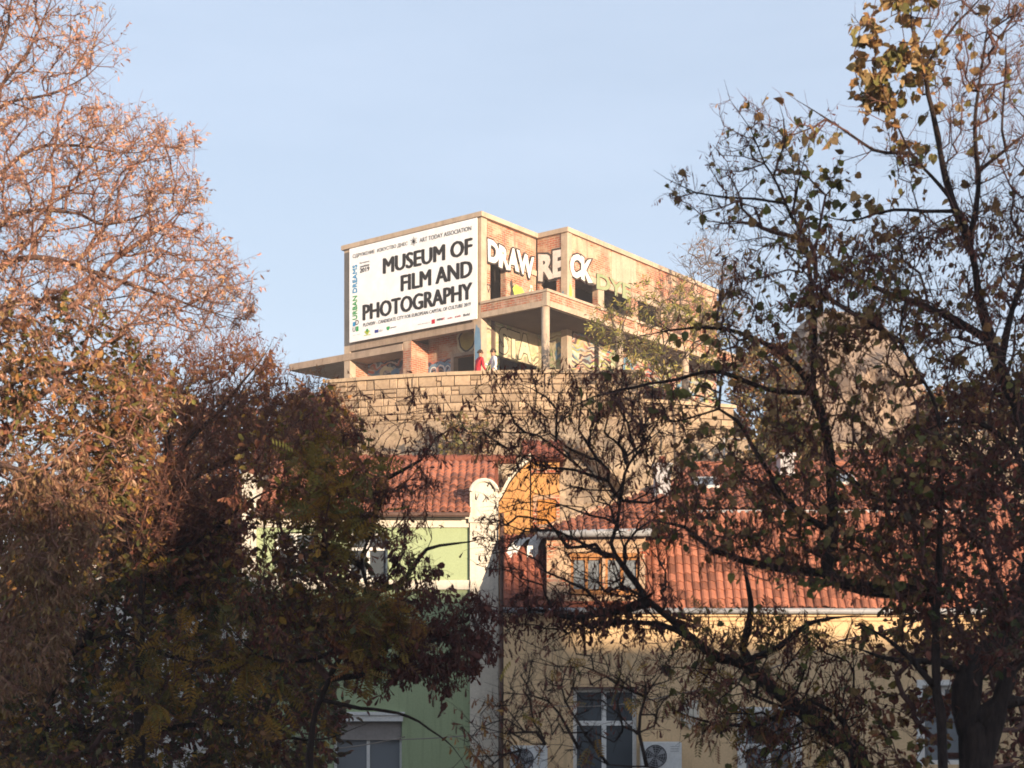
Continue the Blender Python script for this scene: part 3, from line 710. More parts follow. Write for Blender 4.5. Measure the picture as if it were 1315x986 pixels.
def window(parent, x0, x1, z0, z1, y, vx=(), hz=(), frame='white_trim', glass='glass', fw=.06, dep=.07, name='window', curtain=None):
    """Window facing the street: one frame mesh, each pane a child."""
    xs_ = [x0, *vx, x1]; zs_ = [z0, *hz, z1]; mb = MB()
    mb.box((x0,y,z0),(x0+fw,y+dep,z1)); mb.box((x1-fw,y,z0),(x1,y+dep,z1)); mb.box((x0+fw,y,z0),(x1-fw,y+dep,z0+fw)); mb.box((x0+fw,y,z1-fw),(x1-fw,y+dep,z1))
    for h in hz: mb.box((x0+fw,y+.004,h-fw*.6),(x1-fw,y+dep-.004,h+fw*.6))
    for v in vx:
        for a, b in zip(zs_, zs_[1:]):
            lo = a + (fw if a == z0 else fw*.6); hi = b - (fw if b == z1 else fw*.6)
            mb.box((v-fw*.6,y+.006,lo),(v+fw*.6,y+dep-.006,hi))
    f = mb.build(name, M[frame], parent, world=True)
    for a, b in zip(xs_, xs_[1:]):
        for c, d in zip(zs_, zs_[1:]):
            MB().box((a+.02,y+dep*.55,c+.02),(b-.02,y+dep*.75,d-.02)).build('pane', M[glass if isinstance(glass, str) else glass[0]], f)
    if curtain:
        mb = MB(); k = int((x1-x0)/.035)
        for i in range(k):
            a = x0 + (x1-x0)*i/k; mb.poly([(a,y+dep+.02+.02*(i%2),z0),(a+(x1-x0)/k,y+dep+.02+.02*((i+1)%2),z0),(a+(x1-x0)/k,y+dep+.02+.02*((i+1)%2),z1),(a,y+dep+.02+.02*(i%2),z1)])
        mb.build('curtain', M[curtain], f)
    return f
def shell(parent, mat, x0, x1, y0, y1, z0, z1, holes=(), th=.3, name='wall'):
    mb = MB(); wall(mb, (0,y0,0), X_, -Y_, x0, x1, z0, z1, th, holes); mb.build(name, mat, parent, world=True)
    mb = MB(); mb.box((x0,y0+th,z0),(x0+th,y1,z1)); mb.box((x1-th,y0+th,z0),(x1,y1,z1)); mb.box((x0+th,y1-th,z0),(x1-th,y1,z1)); mb.build(name, mat, parent, world=True)
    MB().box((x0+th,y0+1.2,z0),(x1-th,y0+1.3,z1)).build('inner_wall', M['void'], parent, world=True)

# ---- green house -------------------------------------------------------------------------
Yg = 31.0
gx0, gx1, gx2 = PX(330,Yg), PX(603.5,Yg), PX(640,Yg); gz = PZ(660,Yg)
gh = empty('green_house', ((gx0+gx2)/2, Yg+3, 0), 'green house with cream pilasters and a red tiled roof, left of the downpipe', 'house')
wx0, wx1 = PX(428,Yg), PX(516,Yg); ww = [(wx0,wx1,PZ(1010,Yg),PZ(926,Yg)), (PX(352,Yg),PX(404,Yg),PZ(745,Yg),PZ(683,Yg)), (PX(446,Yg),PX(498,Yg),PZ(745,Yg),PZ(683,Yg))]
shell(gh, M['green_wall'], gx0, gx1, Yg, Yg+6, 0, gz-.30, ww)
f = window(gh, *ww[0], Yg+.14, vx=((wx0+wx1)/2,), frame='white_trim', glass='glass_grey')
MB().box((wx0+.02,Yg+.07,PZ(950,Yg)),(wx1-.02,Yg+.10,PZ(926,Yg))).build('roller_blind', M['blind'], f)
for k in (1, 2):
    a, b, c, d = ww[k]; window(gh, a, b, c, d, Yg+.14, vx=((a+b)/2,), hz=(c+(d-c)*.66,))
mb = MB(); mb.box((wx0-.06,Yg-.10,PZ(926,Yg)+.003),(wx1+.03,Yg+.0,PZ(918,Yg))); mb.box((wx0-.10,Yg-.14,PZ(918,Yg)+.002),(wx1+.07,Yg,PZ(914,Yg))); mb.build('window_hood', M['white_trim'], gh, world=True)
# cornice under the eaves, string course, pilaster
mb = MB(); mb.box((gx0,Yg-.05,gz-.30),(gx1,Yg+.3,gz-.12)); mb.box((gx0,Yg-.16,gz-.118),(gx1,Yg+.3,gz-.04)); mb.build('cornice', M['cream_wall'], gh, world=True)
MB().box((gx0,Yg-.06,PZ(757,Yg)),(gx1-.002,Yg-.003,PZ(745,Yg))).build('string_course', M['cream_wall'], gh, world=True)
MB().box((PX(520,Yg),Yg-.04,PZ(676,Yg)+.01),(gx1-.004,Yg-.002,PZ(669,Yg))).build('trim', M['cream_wall'], gh, world=True)
def arched_pier(name, x0, x1, ztop, yb):
    c = (x0+x1)/2; r = (x1-x0)/2; zs_ = ztop - r*.95
    pts = [(x0,Yg-.10,0),(x1,Yg-.10,0)] + [(c+r*math.cos(a),Yg-.10,zs_+r*.95*math.sin(a)) for a in np.linspace(0, math.pi, 15)]
    MB().prism(pts, (0, yb, 0)).build(name, M['cream_wall'], gh, world=True)
    mb = MB(); q = [(c+(r-.02)*math.cos(a),Yg-.14,zs_+(r*.95-.02)*math.sin(a)) for a in np.linspace(.12, math.pi-.12, 15)]; mb.tube(q, .045, 6); mb.build('arch_moulding', M['cream_wall'], gh, world=True)
    mb = MB(); mb.box((x0-.03,Yg-.15,gz-.20),(x1-.004,Yg-.102,gz-.06)); mb.build('capital', M['cream_wall'], gh, world=True)
arched_pier('pilaster', gx1+.003, gx2, PZ(616,Yg), .9)
arched_pier('pilaster', PX(312,Yg), gx0-.003, PZ(601,Yg), .9)
# roof
ye, zr, yr = Yg-.25, PZ(592,33.7), 33.7
mb = MB(); e0, r0 = (gx0,ye,gz-.04), (gx0,yr,zr)
mb.prism([(gx0,ye,gz-.035),(gx0,yr,zr),(gx0,2*yr-ye,gz-.035)], (gx1-gx0,0,0)); sl_ = (zr-gz+.035)/(yr-ye); yp_ = Yg+.83
mb.prism([(gx1+.001,yp_,gz-.035),(gx1+.001,yp_,gz-.035+sl_*(yp_-ye)),(gx1+.001,yr,zr),(gx1+.001,2*yr-ye,gz-.035)], (.6,0,0)); roof = mb.build('roof', M['roof_bed'], gh, world=True)
S = Vector((0, yr-ye, zr-gz+.04)); tiled_plane(gh, roof, (gx0,ye-.06,gz-.045), X_, S.normalized(), gx1+.60-gx0, S.length, M['tile'], inside=lambda u, s: u < gx1-gx0-.06 or s > (Yg+.95-ye)/(yr-ye)*S.length)
mb = MB()
for k in range(16):
    a = gx0 + k*.36; mb.tube([(a,yr,zr+.03),(a+.38,yr,zr+.05)], [.10,.12], 8)
mb.build('ridge_tiles', M['tile_dark'], roof)
mb = MB(); mb.tube([(gx0-.02,ye-.11,gz-.03),(gx1,ye-.11,gz-.05)], .055, 8); mb.build('gutter', M['pipe'], gh, world=True)
mb = MB(); xp = PX(641.5,Yg)+.05; mb.tube([(xp,Yg-.19,PZ(660,Yg)),(xp,Yg-.19,3),(xp,Yg-.19,.2)], .052, 10)
for z_ in (3.2, 4.6, 5.9): mb.tube([(xp,Yg-.19,z_),(xp,Yg-.19,z_+.05)], .066, 10)
mb.build('downpipe', M['pipe'], gh, world=True, smooth=True)

# ---- yellow house ------------------------------------------------------------------------
Yy = 30.0
yx0, yx1 = PX(645.5,Yy)+.02, PX(1345,Yy); ez = PZ(784,Yy)
yh = empty('yellow_house', ((yx0+yx1)/2, Yy+3, 0), 'ochre yellow house with steep red tiled roof and wooden dormer', 'house')
def rect(a, b, c, d, Y=Yy): return (PX(a,Y), PX(b,Y), PZ(d,Y), PZ(c,Y))
yw = [rect(736,818,884,1020), rect(954,1022,915,1030), rect(1184,1240,880,982)]
shell(yh, M['yellow_wall'], yx0, yx1, Yy, Yy+7, 0, ez-.22, yw)
a, b, c, d = yw[0]; window(yh, a, b, c, d, Yy+.13, vx=(a+(b-a)*.49,), hz=(PZ(929,Yy),), fw=.085, glass='glass', curtain='curtain')
a, b, c, d = yw[1]; window(yh, a, b, c, d, Yy+.10, vx=((a+b)/2,), hz=(c+(d-c)*.62,), fw=.09, glass='glass_grey')
a, b, c, d = yw[2]; window(yh, a, b, c, d, Yy+.10, vx=((a+b)/2,), hz=(), fw=.09, glass='glass_grey')
MB().box((yw[0][0]-.05,Yy-.05,yw[0][3]),(yw[0][1]+.05,Yy-.003,yw[0][3]+.035)).build('window_head', M['pipe'], yh, world=True)
for k in (1, 2):
    a, b, c, d = yw[k]; mb = MB(); mb.box((a-.12,Yy-.05,c-.1),(a-.002,Yy-.003,d+.12)); mb.box((b+.002,Yy-.05,c-.1),(b+.12,Yy-.003,d+.12)); mb.box((a-.002,Yy-.05,d+.002),(b+.002,Yy-.003,d+.12)); mb.build('window_surround', M['white_trim'], yh, world=True)
mb = MB(); mb.box((yx0,Yy-.07,ez-.22),(yx1,Yy+.3,ez-.13)); mb.box((yx0,Yy-.2,ez-.128),(yx1,Yy+.3,ez-.03)); mb.build('cornice', M['yellow_wall'], yh, world=True)
mb = MB(); mb.tube([(yx0,Yy-.30,ez),(yx1,Yy-.30,ez-.03)], .065, 10)
for k in range(14): xk = yx0+.4+k*.8; mb.box((xk,Yy-.372,ez-.08),(xk+.025,Yy-.16,ez-.066))
mb.build('gutter', M['zinc'], yh, world=True, smooth=True)
# plaster ornament between the windows: three flutes over stepped drops
mb = MB(); ox0, ox1 = PX(873,Yy), PX(898,Yy); w3 = (ox1-ox0)/3
for k in range(3):
    mb.prism([(ox0+k*w3+.012,Yy-.003,PZ(902,Yy)),(ox0+(k+1)*w3-.012,Yy-.003,PZ(902,Yy)),(ox0+(k+1)*w3-.012,Yy-.003,PZ(930,Yy)),(ox0+(k+.5)*w3,Yy-.003,PZ(937 if k==1 else 933,Yy)),(ox0+k*w3+.012,Yy-.003,PZ(930,Yy))], (0,-.07,0))
mb.box((ox0,Yy-.05,PZ(904,Yy)),(ox1,Yy-.003,PZ(899,Yy))); mb.box((ox0+.05,Yy-.03,PZ(929,Yy)),(ox1-.05,Yy-.004,PZ(904,Yy)-.003)); mb.build('wall_ornament', M['cream_wall'], yh, world=True)
# steep lower roof and flatter upper roof
yk, zk = 31.1, PZ(657,31.1); ytop, ztop = 33.8, PZ(600,33.8); yeav, zeav = Yy-.22, ez+.03
S1 = Vector((0,yk-yeav,zk-zeav)); dx0, dx1 = PX(702,Yy), PX(828,Yy); q7 = .72; ym, zm = yeav+(yk-yeav)*q7, zeav+(zk-zeav)*q7
hx, rx = PX(832,yk), PX(892,ytop)
mb = MB(); mb.prism([(hx,yeav,zeav),(hx,yk,zk),(hx,ytop+3,zk),(hx,Yy+7,zeav)], (yx1-hx,0,0)); mb.prism([(yx0,yeav,zeav),(yx0,ym,zm),(yx0,ym+1.2,zm),(yx0,ym+1.2,zeav)], (hx-.004-yx0,0,0))
mb.poly([(hx,yk,zk+.004),(yx1,yk,zk+.004),(yx1,ytop,ztop),(rx,ytop,ztop)]); mb.poly([(hx,ytop+3,zk+.004),(hx,yk,zk+.004),(rx,ytop,ztop)]); mb.poly([(yx1,ytop+3,zk+.004),(hx,ytop+3,zk+.004),(rx,ytop,ztop),(yx1,ytop,ztop)])
roof = mb.build('roof', M['roof_bed'], yh, world=True)
tiled_plane(yh, roof, (dx1,yeav-.05,zeav-.01), X_, S1.normalized(), yx1-dx1, S1.length, M['tile'])
tiled_plane(yh, roof, (yx0,yeav-.05,zeav-.01), X_, S1.normalized(), dx0-yx0, S1.length*q7, M['tile_dark'])  # darker tiles on this strip paint in the dormer's shadow
S2 = Vector((0,ytop-yk,ztop-zk)); ux0 = hx; L2 = S2.length
tiled_plane(yh, roof, (ux0,yk-.02,zk+.02), X_, S2.normalized(), yx1-ux0, L2, M['tile'], inside=lambda u, s: u > (rx-hx)*s/L2 + .05)
mb = MB()
for k in range(11):
    p0 = Vector((hx,yk,zk)).lerp(Vector((rx,ytop,ztop)), k/11); p1 = Vector((hx,yk,zk)).lerp(Vector((rx,ytop,ztop)), (k+1.05)/11); mb.tube([p0+Z_*.05, p1+Z_*.07], [.10,.085], 8)
for k in range(34): a_ = rx + k*.36; mb.tube([(a_,ytop,ztop+.04),(a_+.38,ytop,ztop+.06)], [.09,.11], 8)
mb.build('ridge_tiles', M['tile'], roof)
mb = MB(); mb.box((PX(835,31),yk-.10,zk-.03),(PX(1240,31),yk-.03,zk+.03)); mb.build('flashing', M['zinc'], roof)
# skylights and chimneys on the upper roof
def onroof(px, t): y_ = yk + (ytop-yk)*t; return PX(px, y_), y_, zk + (ztop-zk)*t
for px, t in ((908,.42),(1085,.5)):
    x_, y_, z_ = onroof(px, t); q = S2.normalized(); n_ = Vector((0,-q.z,q.y)); c_ = Vector((x_,y_,z_)) + n_*.09
    mb = MB(); mb.prism([c_-X_*.28, c_+X_*.28, c_+X_*.28+q*.62, c_-X_*.28+q*.62], n_*.07); sk_ = mb.build('skylight', M['white_trim'], roof)
    c2 = c_ + n_*.073 + q*.05; MB().poly([c2-X_*.22, c2+X_*.22, c2+X_*.22+q*.5, c2-X_*.22+q*.5]).build('pane', M['glass_grey'], sk_)
for px, t, w_, h_ in ((851,.28,.17,.72),(1010,.75,.16,.5)):
    x_, y_, z_ = onroof(px, t); mb = MB(); mb.box((x_-w_,y_-.1,z_-.3),(x_+w_,y_+.4,z_+h_)); mb.box((x_-w_-.05,y_-.15,z_+h_),(x_+w_+.05,y_+.45,z_+h_+.08)); mb.box((x_-w_-.02,y_-.12,z_-.05),(x_+w_+.02,y_+.42,z_+.12)); ch_ = mb.build('chimney', M['chimney'], roof)
    mb = MB(); mb.tube([(x_,y_+.15,z_+h_+.08),(x_,y_+.15,z_+h_+.26)], .08, 8); mb.build('pot', M['tile_dark'], ch_)
# dormer with wooden windows
dz0, dz1 = PZ(776,Yy), PZ(690,Yy); yd = Yy-.12
dw = [rect(733,773,716,760), rect(777,820,716,760)]
dm = wall(MB(), (0,yd,0), X_, -Y_, dx0, dx1, dz0, dz1, .25, dw).build('dormer', M['peach_wall'], yh, world=True)
mb = MB(); mb.box((dx0,yd+.25,dz0),(dx0+.2,yd+3,dz1)); mb.box((dx1-.2,yd+.25,dz0),(dx1,yd+3,dz1)); mb.box((dx0+.2,yd+1,dz0),(dx1-.2,yd+1.1,dz1)); mb.build('dormer_side', M['peach_wall'], dm)
for a, b, c, d in dw: 
    f = window(yh, a, b, c, d, yd+.06, vx=((a+b)/2,), hz=(), frame='wood_frame', glass='glass_grey', fw=.055)
MB().box((dw[0][0]-.06,yd-.04,dw[0][3]+.002),(dw[1][1]+.06,yd-.002,dw[0][3]+.09)).build('wooden_head', M['wood_frame'], dm)
MB().box((dw[0][0]-.06,yd-.05,dw[0][2]-.07),(dw[1][1]+.06,yd-.002,dw[0][2]-.002)).build('sill', M['wood_frame'], dm)
MB().box((dx0-.02,yd-.06,PZ(704,Yy)),(dx1+.02,yd-.002,PZ(699,Yy))).build('trim', M['peach_wall'], dm)
mb = MB(); mb.tube([(PX(690,Yy),yd-.26,dz1+.04),(dx1+.12,yd-.26,dz1+.08)], .085, 10); mb.build('dormer_gutter', M['zinc'], dm, smooth=True)
hA = Vector((PX(690,Yy),yd-.22,dz1+.06)); hB = Vector((dx1+.15,yd-.22,dz1+.06)); ap = P(852,624,32.9); 
mb = MB(); bk = Vector((hA.x,ap.y+1.0,dz1+.06)); bk2 = Vector((hB.x+1.2,ap.y+1.0,dz1+.06)); hC = Vector((hB.x+1.2, hB.y+1.4, hB.z))
mb.poly([hA,hB,ap]); mb.poly([hB,hC,bk2,ap]); mb.poly([bk,hA,ap]); mb.poly([bk2,bk,ap]); dr = mb.build('dormer_roof', M['roof_bed'], yh, world=True)
Sd = Vector((0,ap.y-hA.y,ap.z-hA.z)); Ld = Sd.length; Wd = (hB-hA).length; uap = (ap.x-hA.x)
tiled_plane(yh, dr, hA + Vector((0,-.05,.0)), X_, Sd.normalized(), uap+.2, Ld, M['tile'], inside=lambda u, s: u > uap*s/Ld + .02 and u < Wd + (uap-Wd)*s/Ld - .02)
mb = MB()
for k in range(12): p0 = hA.lerp(ap, k/12); p1 = hA.lerp(ap, (k+1.05)/12); mb.tube([p0+Z_*.03, p1+Z_*.05], [.09,.075], 8)
mb.build('hip_tiles', M['peach_wall'], dr)
# white scrolled shoulders at the dormer's left
for pts in ([(654,729),(655,715),(661,702),(669,693),(678,690)], [(684,716),(684,702),(688,692),(697,684)]):
    mb = MB(); q = [P(a, b, Yy+.35) for a, b in pts]
    for a, b in zip(q, q[1:]): mb.prism([a-X_*.12, a+X_*.12, b+X_*.12, b-X_*.12], (0,.35,0))
    mb.build('scroll', M['white_trim'], yh, world=True)

# ---- orange house squeezed in behind ------------------------------------------------------
Yo = 34.2
oh = empty('orange_house', (PX(680,Yo), Yo+2, 0), 'narrow orange house with a white curved gable behind the downpipe', 'house')
g = [(636,790),(636,652),(645,640),(654,622),(666,606),(680,594),(682,790)]
MB().prism([P(a,b,Yo) for a, b in g], (0,3,0)).build('gable_wall', M['orange_wall'], oh, world=True)
q = [P(a,b,Yo-.08) for a, b in [(630,655),(636,650),(645,637),(654,619),(666,603),(682,590)]]
mb = MB()
for a, b in zip(q, q[1:]): mb.prism([a+Z_*.02, b+Z_*.02, b+Z_*.17, a+Z_*.17], (0,.55,0))
mb.build('gable_coping', M['cream_wall'], oh, world=True)
oxa, oxb = PX(682.5,Yo), PX(719,Yo)
MB().box((oxa,Yo+.25,0),(oxb,Yo+3,PZ(588,Yo))).build('wall', M['orange_wall'], oh, world=True)
mb = MB(); wall(mb, (0,Yo+.22,0), X_, -Y_, PX(688,Yo)-.06, PX(717,Yo)+.03, PZ(676,Yo), PZ(634,Yo), .03, [(PX(690,Yo),PX(715,Yo),PZ(672,Yo),PZ(640,Yo))]); mb.build('blind_window_surround', M['brick_bare'], oh, world=True)
MB().box((PX(690,Yo)+.004,Yo+.235,PZ(672,Yo)+.004),(PX(715,Yo)-.004,Yo+.247,PZ(640,Yo)-.004)).build('blind_window', M['orange_panel'], oh, world=True)
MB().box((oxa,Yo+.13,PZ(606,Yo)),(oxb+.05,Yo+.248,PZ(600,Yo))).build('string_course', M['brick_bare'], oh, world=True)
A = Vector((PX(664,Yo),Yo-.1,PZ(600,Yo))); mb = MB(); zt_ = PZ(566,Yo+1.8)
mb.prism([(PX(670,Yo),Yo-.05,PZ(590,Yo)),(PX(670,Yo),Yo+1.8,zt_),(PX(670,Yo),Yo+3.2,PZ(590,Yo))], (oxb+.12-PX(670,Yo),0,0)); orf = mb.build('roof', M['roof_bed'], oh, world=True)
So = Vector((0,1.85,zt_-PZ(590,Yo))); tiled_plane(oh, orf, (PX(670,Yo),Yo-.1,PZ(590,Yo)), X_, So.normalized(), oxb+.12-PX(670,Yo), So.length, M['tile_dark'])

# ---- house behind on the right ------------------------------------------------------------
Yb = 39.0
bh = empty('cream_house', (PX(1150,Yb), Yb+2, 0), 'cream house with a small red roof half hidden behind the right tree', 'house')
bz = PZ(614,Yb); bx0, bx1 = PX(1085,Yb), PX(1215,Yb)
bw = [rect(1108,1130,625,655,Yb), rect(1160,1182,625,655,Yb)]
shell(bh, M['cream_wall'], bx0, bx1, Yb, Yb+4, 0, bz, bw)
for a, b, c, d in bw: window(bh, a, b, c, d, Yb+.12, vx=((a+b)/2,), hz=())
mb = MB(); yr2, zr2 = Yb+1.9, PZ(578,Yb+1.9); mb.prism([(bx0-.2,Yb-.25,bz),(bx0-.2,yr2,zr2),(bx0-.2,2*yr2-Yb+.2,bz)], (bx1-bx0+.4,0,0)); brf = mb.build('roof', M['roof_bed'], bh, world=True)
Sb = Vector((0,yr2-Yb+.25,zr2-bz)); tiled_plane(bh, brf, (bx0-.2,Yb-.3,bz), X_, Sb.normalized(), bx1-bx0+.4, Sb.length, M['tile'])
# ---- pale house on the far left, mostly behind leaves --------------------------------------
Yl = 33.0
lh = empty('pale_house', (PX(190,Yl), Yl+3, 0), 'pale grey house glimpsed through the dark leaves at lower left', 'house')
lx0, lx1 = PX(30,Yl), PX(306,Yl); lz = PZ(700,Yl)
lwn = [rect(160,196,835,905,Yl), rect(230,262,835,905,Yl), rect(90,126,835,905,Yl), rect(232,262,735,790,Yl)]
shell(lh, M['pale_wall'], lx0, lx1, Yl, Yl+5, 0, lz, lwn)
for a, b, c, d in lwn: window(lh, a, b, c, d, Yl+.12, vx=((a+b)/2,), hz=(c+(d-c)*.65,))
mb = MB(); mb.prism([(lx0-.2,Yl-.3,lz+.002),(lx0-.2,Yl+2.5,lz+1.3),(lx0-.2,Yl+5.3,lz+.002)], (lx1-lx0+.4,0,0)); lrf = mb.build('roof', M['tile_dark'], lh, world=True)
# ---- bare rocky knoll on the hill behind the right-hand tree ----------------------------------
Yt = 64.0; prof = [(985,560),(1000,470),(1022,425),(1045,404),(1078,396),(1108,404),(1130,424),(1148,452),(1160,488),(1172,540),(1190,600)]
mb = MB(); nu, nv = 70, 61
for j in range(nv):
    for i in range(nu):
        f_ = i/(nu-1)*(len(prof)-1); k_ = min(int(f_), len(prof)-2); t_ = f_-k_; px_ = prof[k_][0]*(1-t_)+prof[k_+1][0]*t_; py_ = prof[k_][1]*(1-t_)+prof[k_+1][1]*t_
        q_ = 2*j/(nv-1)-1; s_ = abs(q_); py_ += 9*mnoise.noise(Vector((px_*.045,0,2)))+5*mnoise.noise(Vector((px_*.13,4,2))); top_ = P(px_, py_, Yt+4); z_ = top_.z*(1-s_)+(ZC+5)*s_; y_ = Yt+4+(7 if q_ < 0 else -7)*math.sqrt(s_); x_ = top_.x + (px_-1080)/FPX*Yt*.15*s_
        p_ = Vector((x_,y_,z_)); d_ = mnoise.multi_fractal(p_*.35, 1.0, 2.1, 5); k2 = min(1, .25+s_*5)
        mb.v.append((x_+.3*k2*mnoise.noise(p_*.9), y_-k2*(d_*1.1+.5*(1-abs(mnoise.noise(p_*.3))))+.7, z_+.25*k2*mnoise.noise(p_*1.3)))
for j in range(nv-1):
    for i in range(nu-1): mb.f.append((j*nu+i,(j+1)*nu+i,(j+1)*nu+i+1,j*nu+i+1)); mb.mi.append(0)
M['knoll'] = plain('brown_knoll_rock', (.31,.225,.165), (.20,.145,.105), .5, fine=2.2, bmp=1.0, rough=.95)
tag(mb.build('rock_knoll', M['knoll']), kind='structure')

# ---- air conditioners, pole, cables ---------------------------------------------------------
M['ac_white'] = plain('ac_casing', (.70,.70,.68), (.62,.62,.60), 3, rough=.45, bmp=.03)
def aircon(px0, px1, py0, label):
    x0, x1 = PX(px0,Yy-.3), PX(px1,Yy-.3); z1 = PZ(py0,Yy-.3); h = (x1-x0)*.68; z0 = z1-h; y1 = Yy-.06; y0 = y1-.3
    r_ = empty('air_conditioner', ((x0+x1)/2, y1, z0), label, 'air conditioner', 'air conditioners on the yellow wall')
    mb = MB(); b_ = .015; cs = [(x0+b_,z0),(x1-b_,z0),(x1,z0+b_),(x1,z1-b_),(x1-b_,z1),(x0+b_,z1),(x0,z1-b_),(x0,z0+b_)]
    mb.prism([(a,y0,c) for a, c in cs], (0,.3,0)); mb.build('casing', M['ac_white'], r_, world=True)
    cx, cz, rr = x0+(x1-x0)*.35, (z0+z1)/2, h*.42
    mb = MB(); mb.tube([(cx,y0-.004,cz),(cx,y0-.010,cz)], rr, 28); fan = mb.build('fan_opening', M['metal_dark'], r_, world=True)
    mb = MB()
    for q in (.3,.5,.7,.88,1.0):
        ring = [(cx+rr*q*math.cos(a),y0-.02,cz+rr*q*math.sin(a)) for a in np.linspace(0, 2*math.pi, 25)]; mb.tube(ring, .004, 5, caps=False)
    for k in range(12): a = k*math.pi/6; mb.tube([(cx+rr*.1*math.cos(a),y0-.018,cz+rr*.1*math.sin(a)),(cx+rr*math.cos(a),y0-.018,cz+rr*math.sin(a))], .004, 5)
    mb.build('grille', M['zinc'], fan)
    mb = MB()
    for k in range(4):
        a = k*math.pi/2+.3; mb.poly([(cx+.03*math.cos(a),y0-.0125,cz+.03*math.sin(a)),(cx+rr*.9*math.cos(a),y0-.0125,cz+rr*.9*math.sin(a)),(cx+rr*.85*math.cos(a+.55),y0-.0145,cz+rr*.85*math.sin(a+.55))])
    mb.build('fan_blade', M['zinc'], fan)
    mb = MB()
    for k in range(3): z_ = z1-.08-k*.05; mb.box((x1-.24,y0-.006,z_-.012),(x1-.06,y0-.001,z_))
    mb.build('vent_slots', M['zinc'], r_, world=True)
    mb = MB()
    for q in (x0+.12, x1-.12): mb.box((q-.02,y0+.02,z0-.04),(q+.02,y1+.055,z0-.004)); mb.prism([(q-.012,y0+.06,z0-.04),(q-.012,y1+.055,z0-.04),(q-.012,y1+.055,z0-.25)], (.024,0,0))
    mb.build('bracket', M['white_trim'], r_, world=True)
aircon(823, 875, 953, 'white air conditioner right of the yellow house window')
aircon(655, 703, 958, 'white air conditioner by the brown downpipe')
def cable(pts, r_, label):
    q = []
    for (a, b) in zip(pts, pts[1:]):
        for k in range(14):
            t = k/14; p = Vector(a).lerp(Vector(b), t); p.z -= .18*4*t*(1-t)*.6; q.append(p)
    q.append(Vector(pts[-1])); mb = MB(); mb.tube(q, r_, 6); tag(mb.build('overhead_cable', M['cable'], smooth=True), label, 'cable', 'overhead cables')
cable([P(380,946,29.5), P(642,940,29.5)], .012, 'thin cable strung along the green wall under the window')
cable([P(700,905,29), P(860,893,27), P(1080,822,22), P(1330,735,18)], .012, 'thin cable sloping across the yellow wall into the right tree')
cable([P(-20,980,22), P(330,964,27), P(520,946,30)], .012, 'thin cable low among the dark leaves at left')
M['pole_white'] = flat('pole_white', (.6,.58,.55))
pl_ = empty('railing', (PX(975,46.5), 46.5, PZ(592,46.5)), 'thin pale railing with posts at the edge of the rock', 'railing')
for k, px in enumerate((930, 962, 995, 1028)):
    mb = MB(); b_ = P(px, 600, 46.5); mb.tube([b_-Z_*1.2, b_+Z_*(1.55 if px==995 else 1.0)], .03, 8); mb.build('post', M['pole_white'], pl_, world=True, smooth=True)
for h in (.5, .95): mb = MB(); mb.tube([P(925,600,46.5)+Z_*h, P(1032,600,46.5)+Z_*h], .02, 6); mb.build('rail', M['pole_white'], pl_, world=True)

# ---- unseen buildings added behind the viewer, stepped in height to cast the evening shade ----
def block(name, x0, x1, y0, y1, h, label):
    r_ = empty(name, ((x0+x1)/2, (y0+y1)/2, 0), label, 'building')
    MB().box((x0,y0,0),(x1,y1,h)).build('wall', M['pale_wall'], r_, world=True)
    MB().box((x0-.3,y0-.3,h),(x1+.3,y1+.3,h+.35)).build('roof', M['concrete'], r_, world=True)
    wm = MB().box((-.7,-.02,-.8),(.7,.06,.8)).mesh('window', M['glass'])
    for fl in range(int(h//3)):
        for k in range(max(1, int((x1-x0)//4))):
            o = obj('window', wm, r_); o.matrix_parent_inverse = Matrix.Translation(-Vector(r_.location)); o.location = (x0+min(2,(x1-x0)/2)+k*4, y1, 1.7+fl*3)
block('shade_block', -8, 17.2, -22, -16, ZC+5.5, 'lowest unseen building added behind the viewer to cast shade')
block('shade_block', 17.5, 19.6, -22, -16, ZC+6.1, 'narrowest unseen building added behind the viewer to cast shade')
block('shade_block', 19.9, 23.5, -22, -16, ZC+8.7, 'tallest unseen building added behind the viewer to cast shade')
block('shade_block', 23.8, 30.0, -22, -16, ZC+8.3, 'second tallest unseen building added behind the viewer to cast shade')
block('shade_block', 30.3, 64, -22, -16, ZC+7.0, 'longest unseen building added behind the viewer to cast shade')

# ---- thin evening haze between the camera and the hill -----------------------------------------
hm = bpy.data.materials.new('evening_haze'); hm.use_nodes = True; hn = hm.node_tree.nodes; hn.remove(hn['Principled BSDF'])
pv_ = hn.new('ShaderNodeVolumePrincipled'); pv_.inputs['Density'].default_value = .0015; pv_.inputs['Color'].default_value = (.93,.86,.84,1); pv_.inputs['Anisotropy'].default_value = 0.0
hm.node_tree.links.new(pv_.outputs[0], hn['Material Output'].inputs['Volume'])
tag(MB().box((-402,-302,-1),(402,502,24.5)).build('haze', hm), kind='stuff')
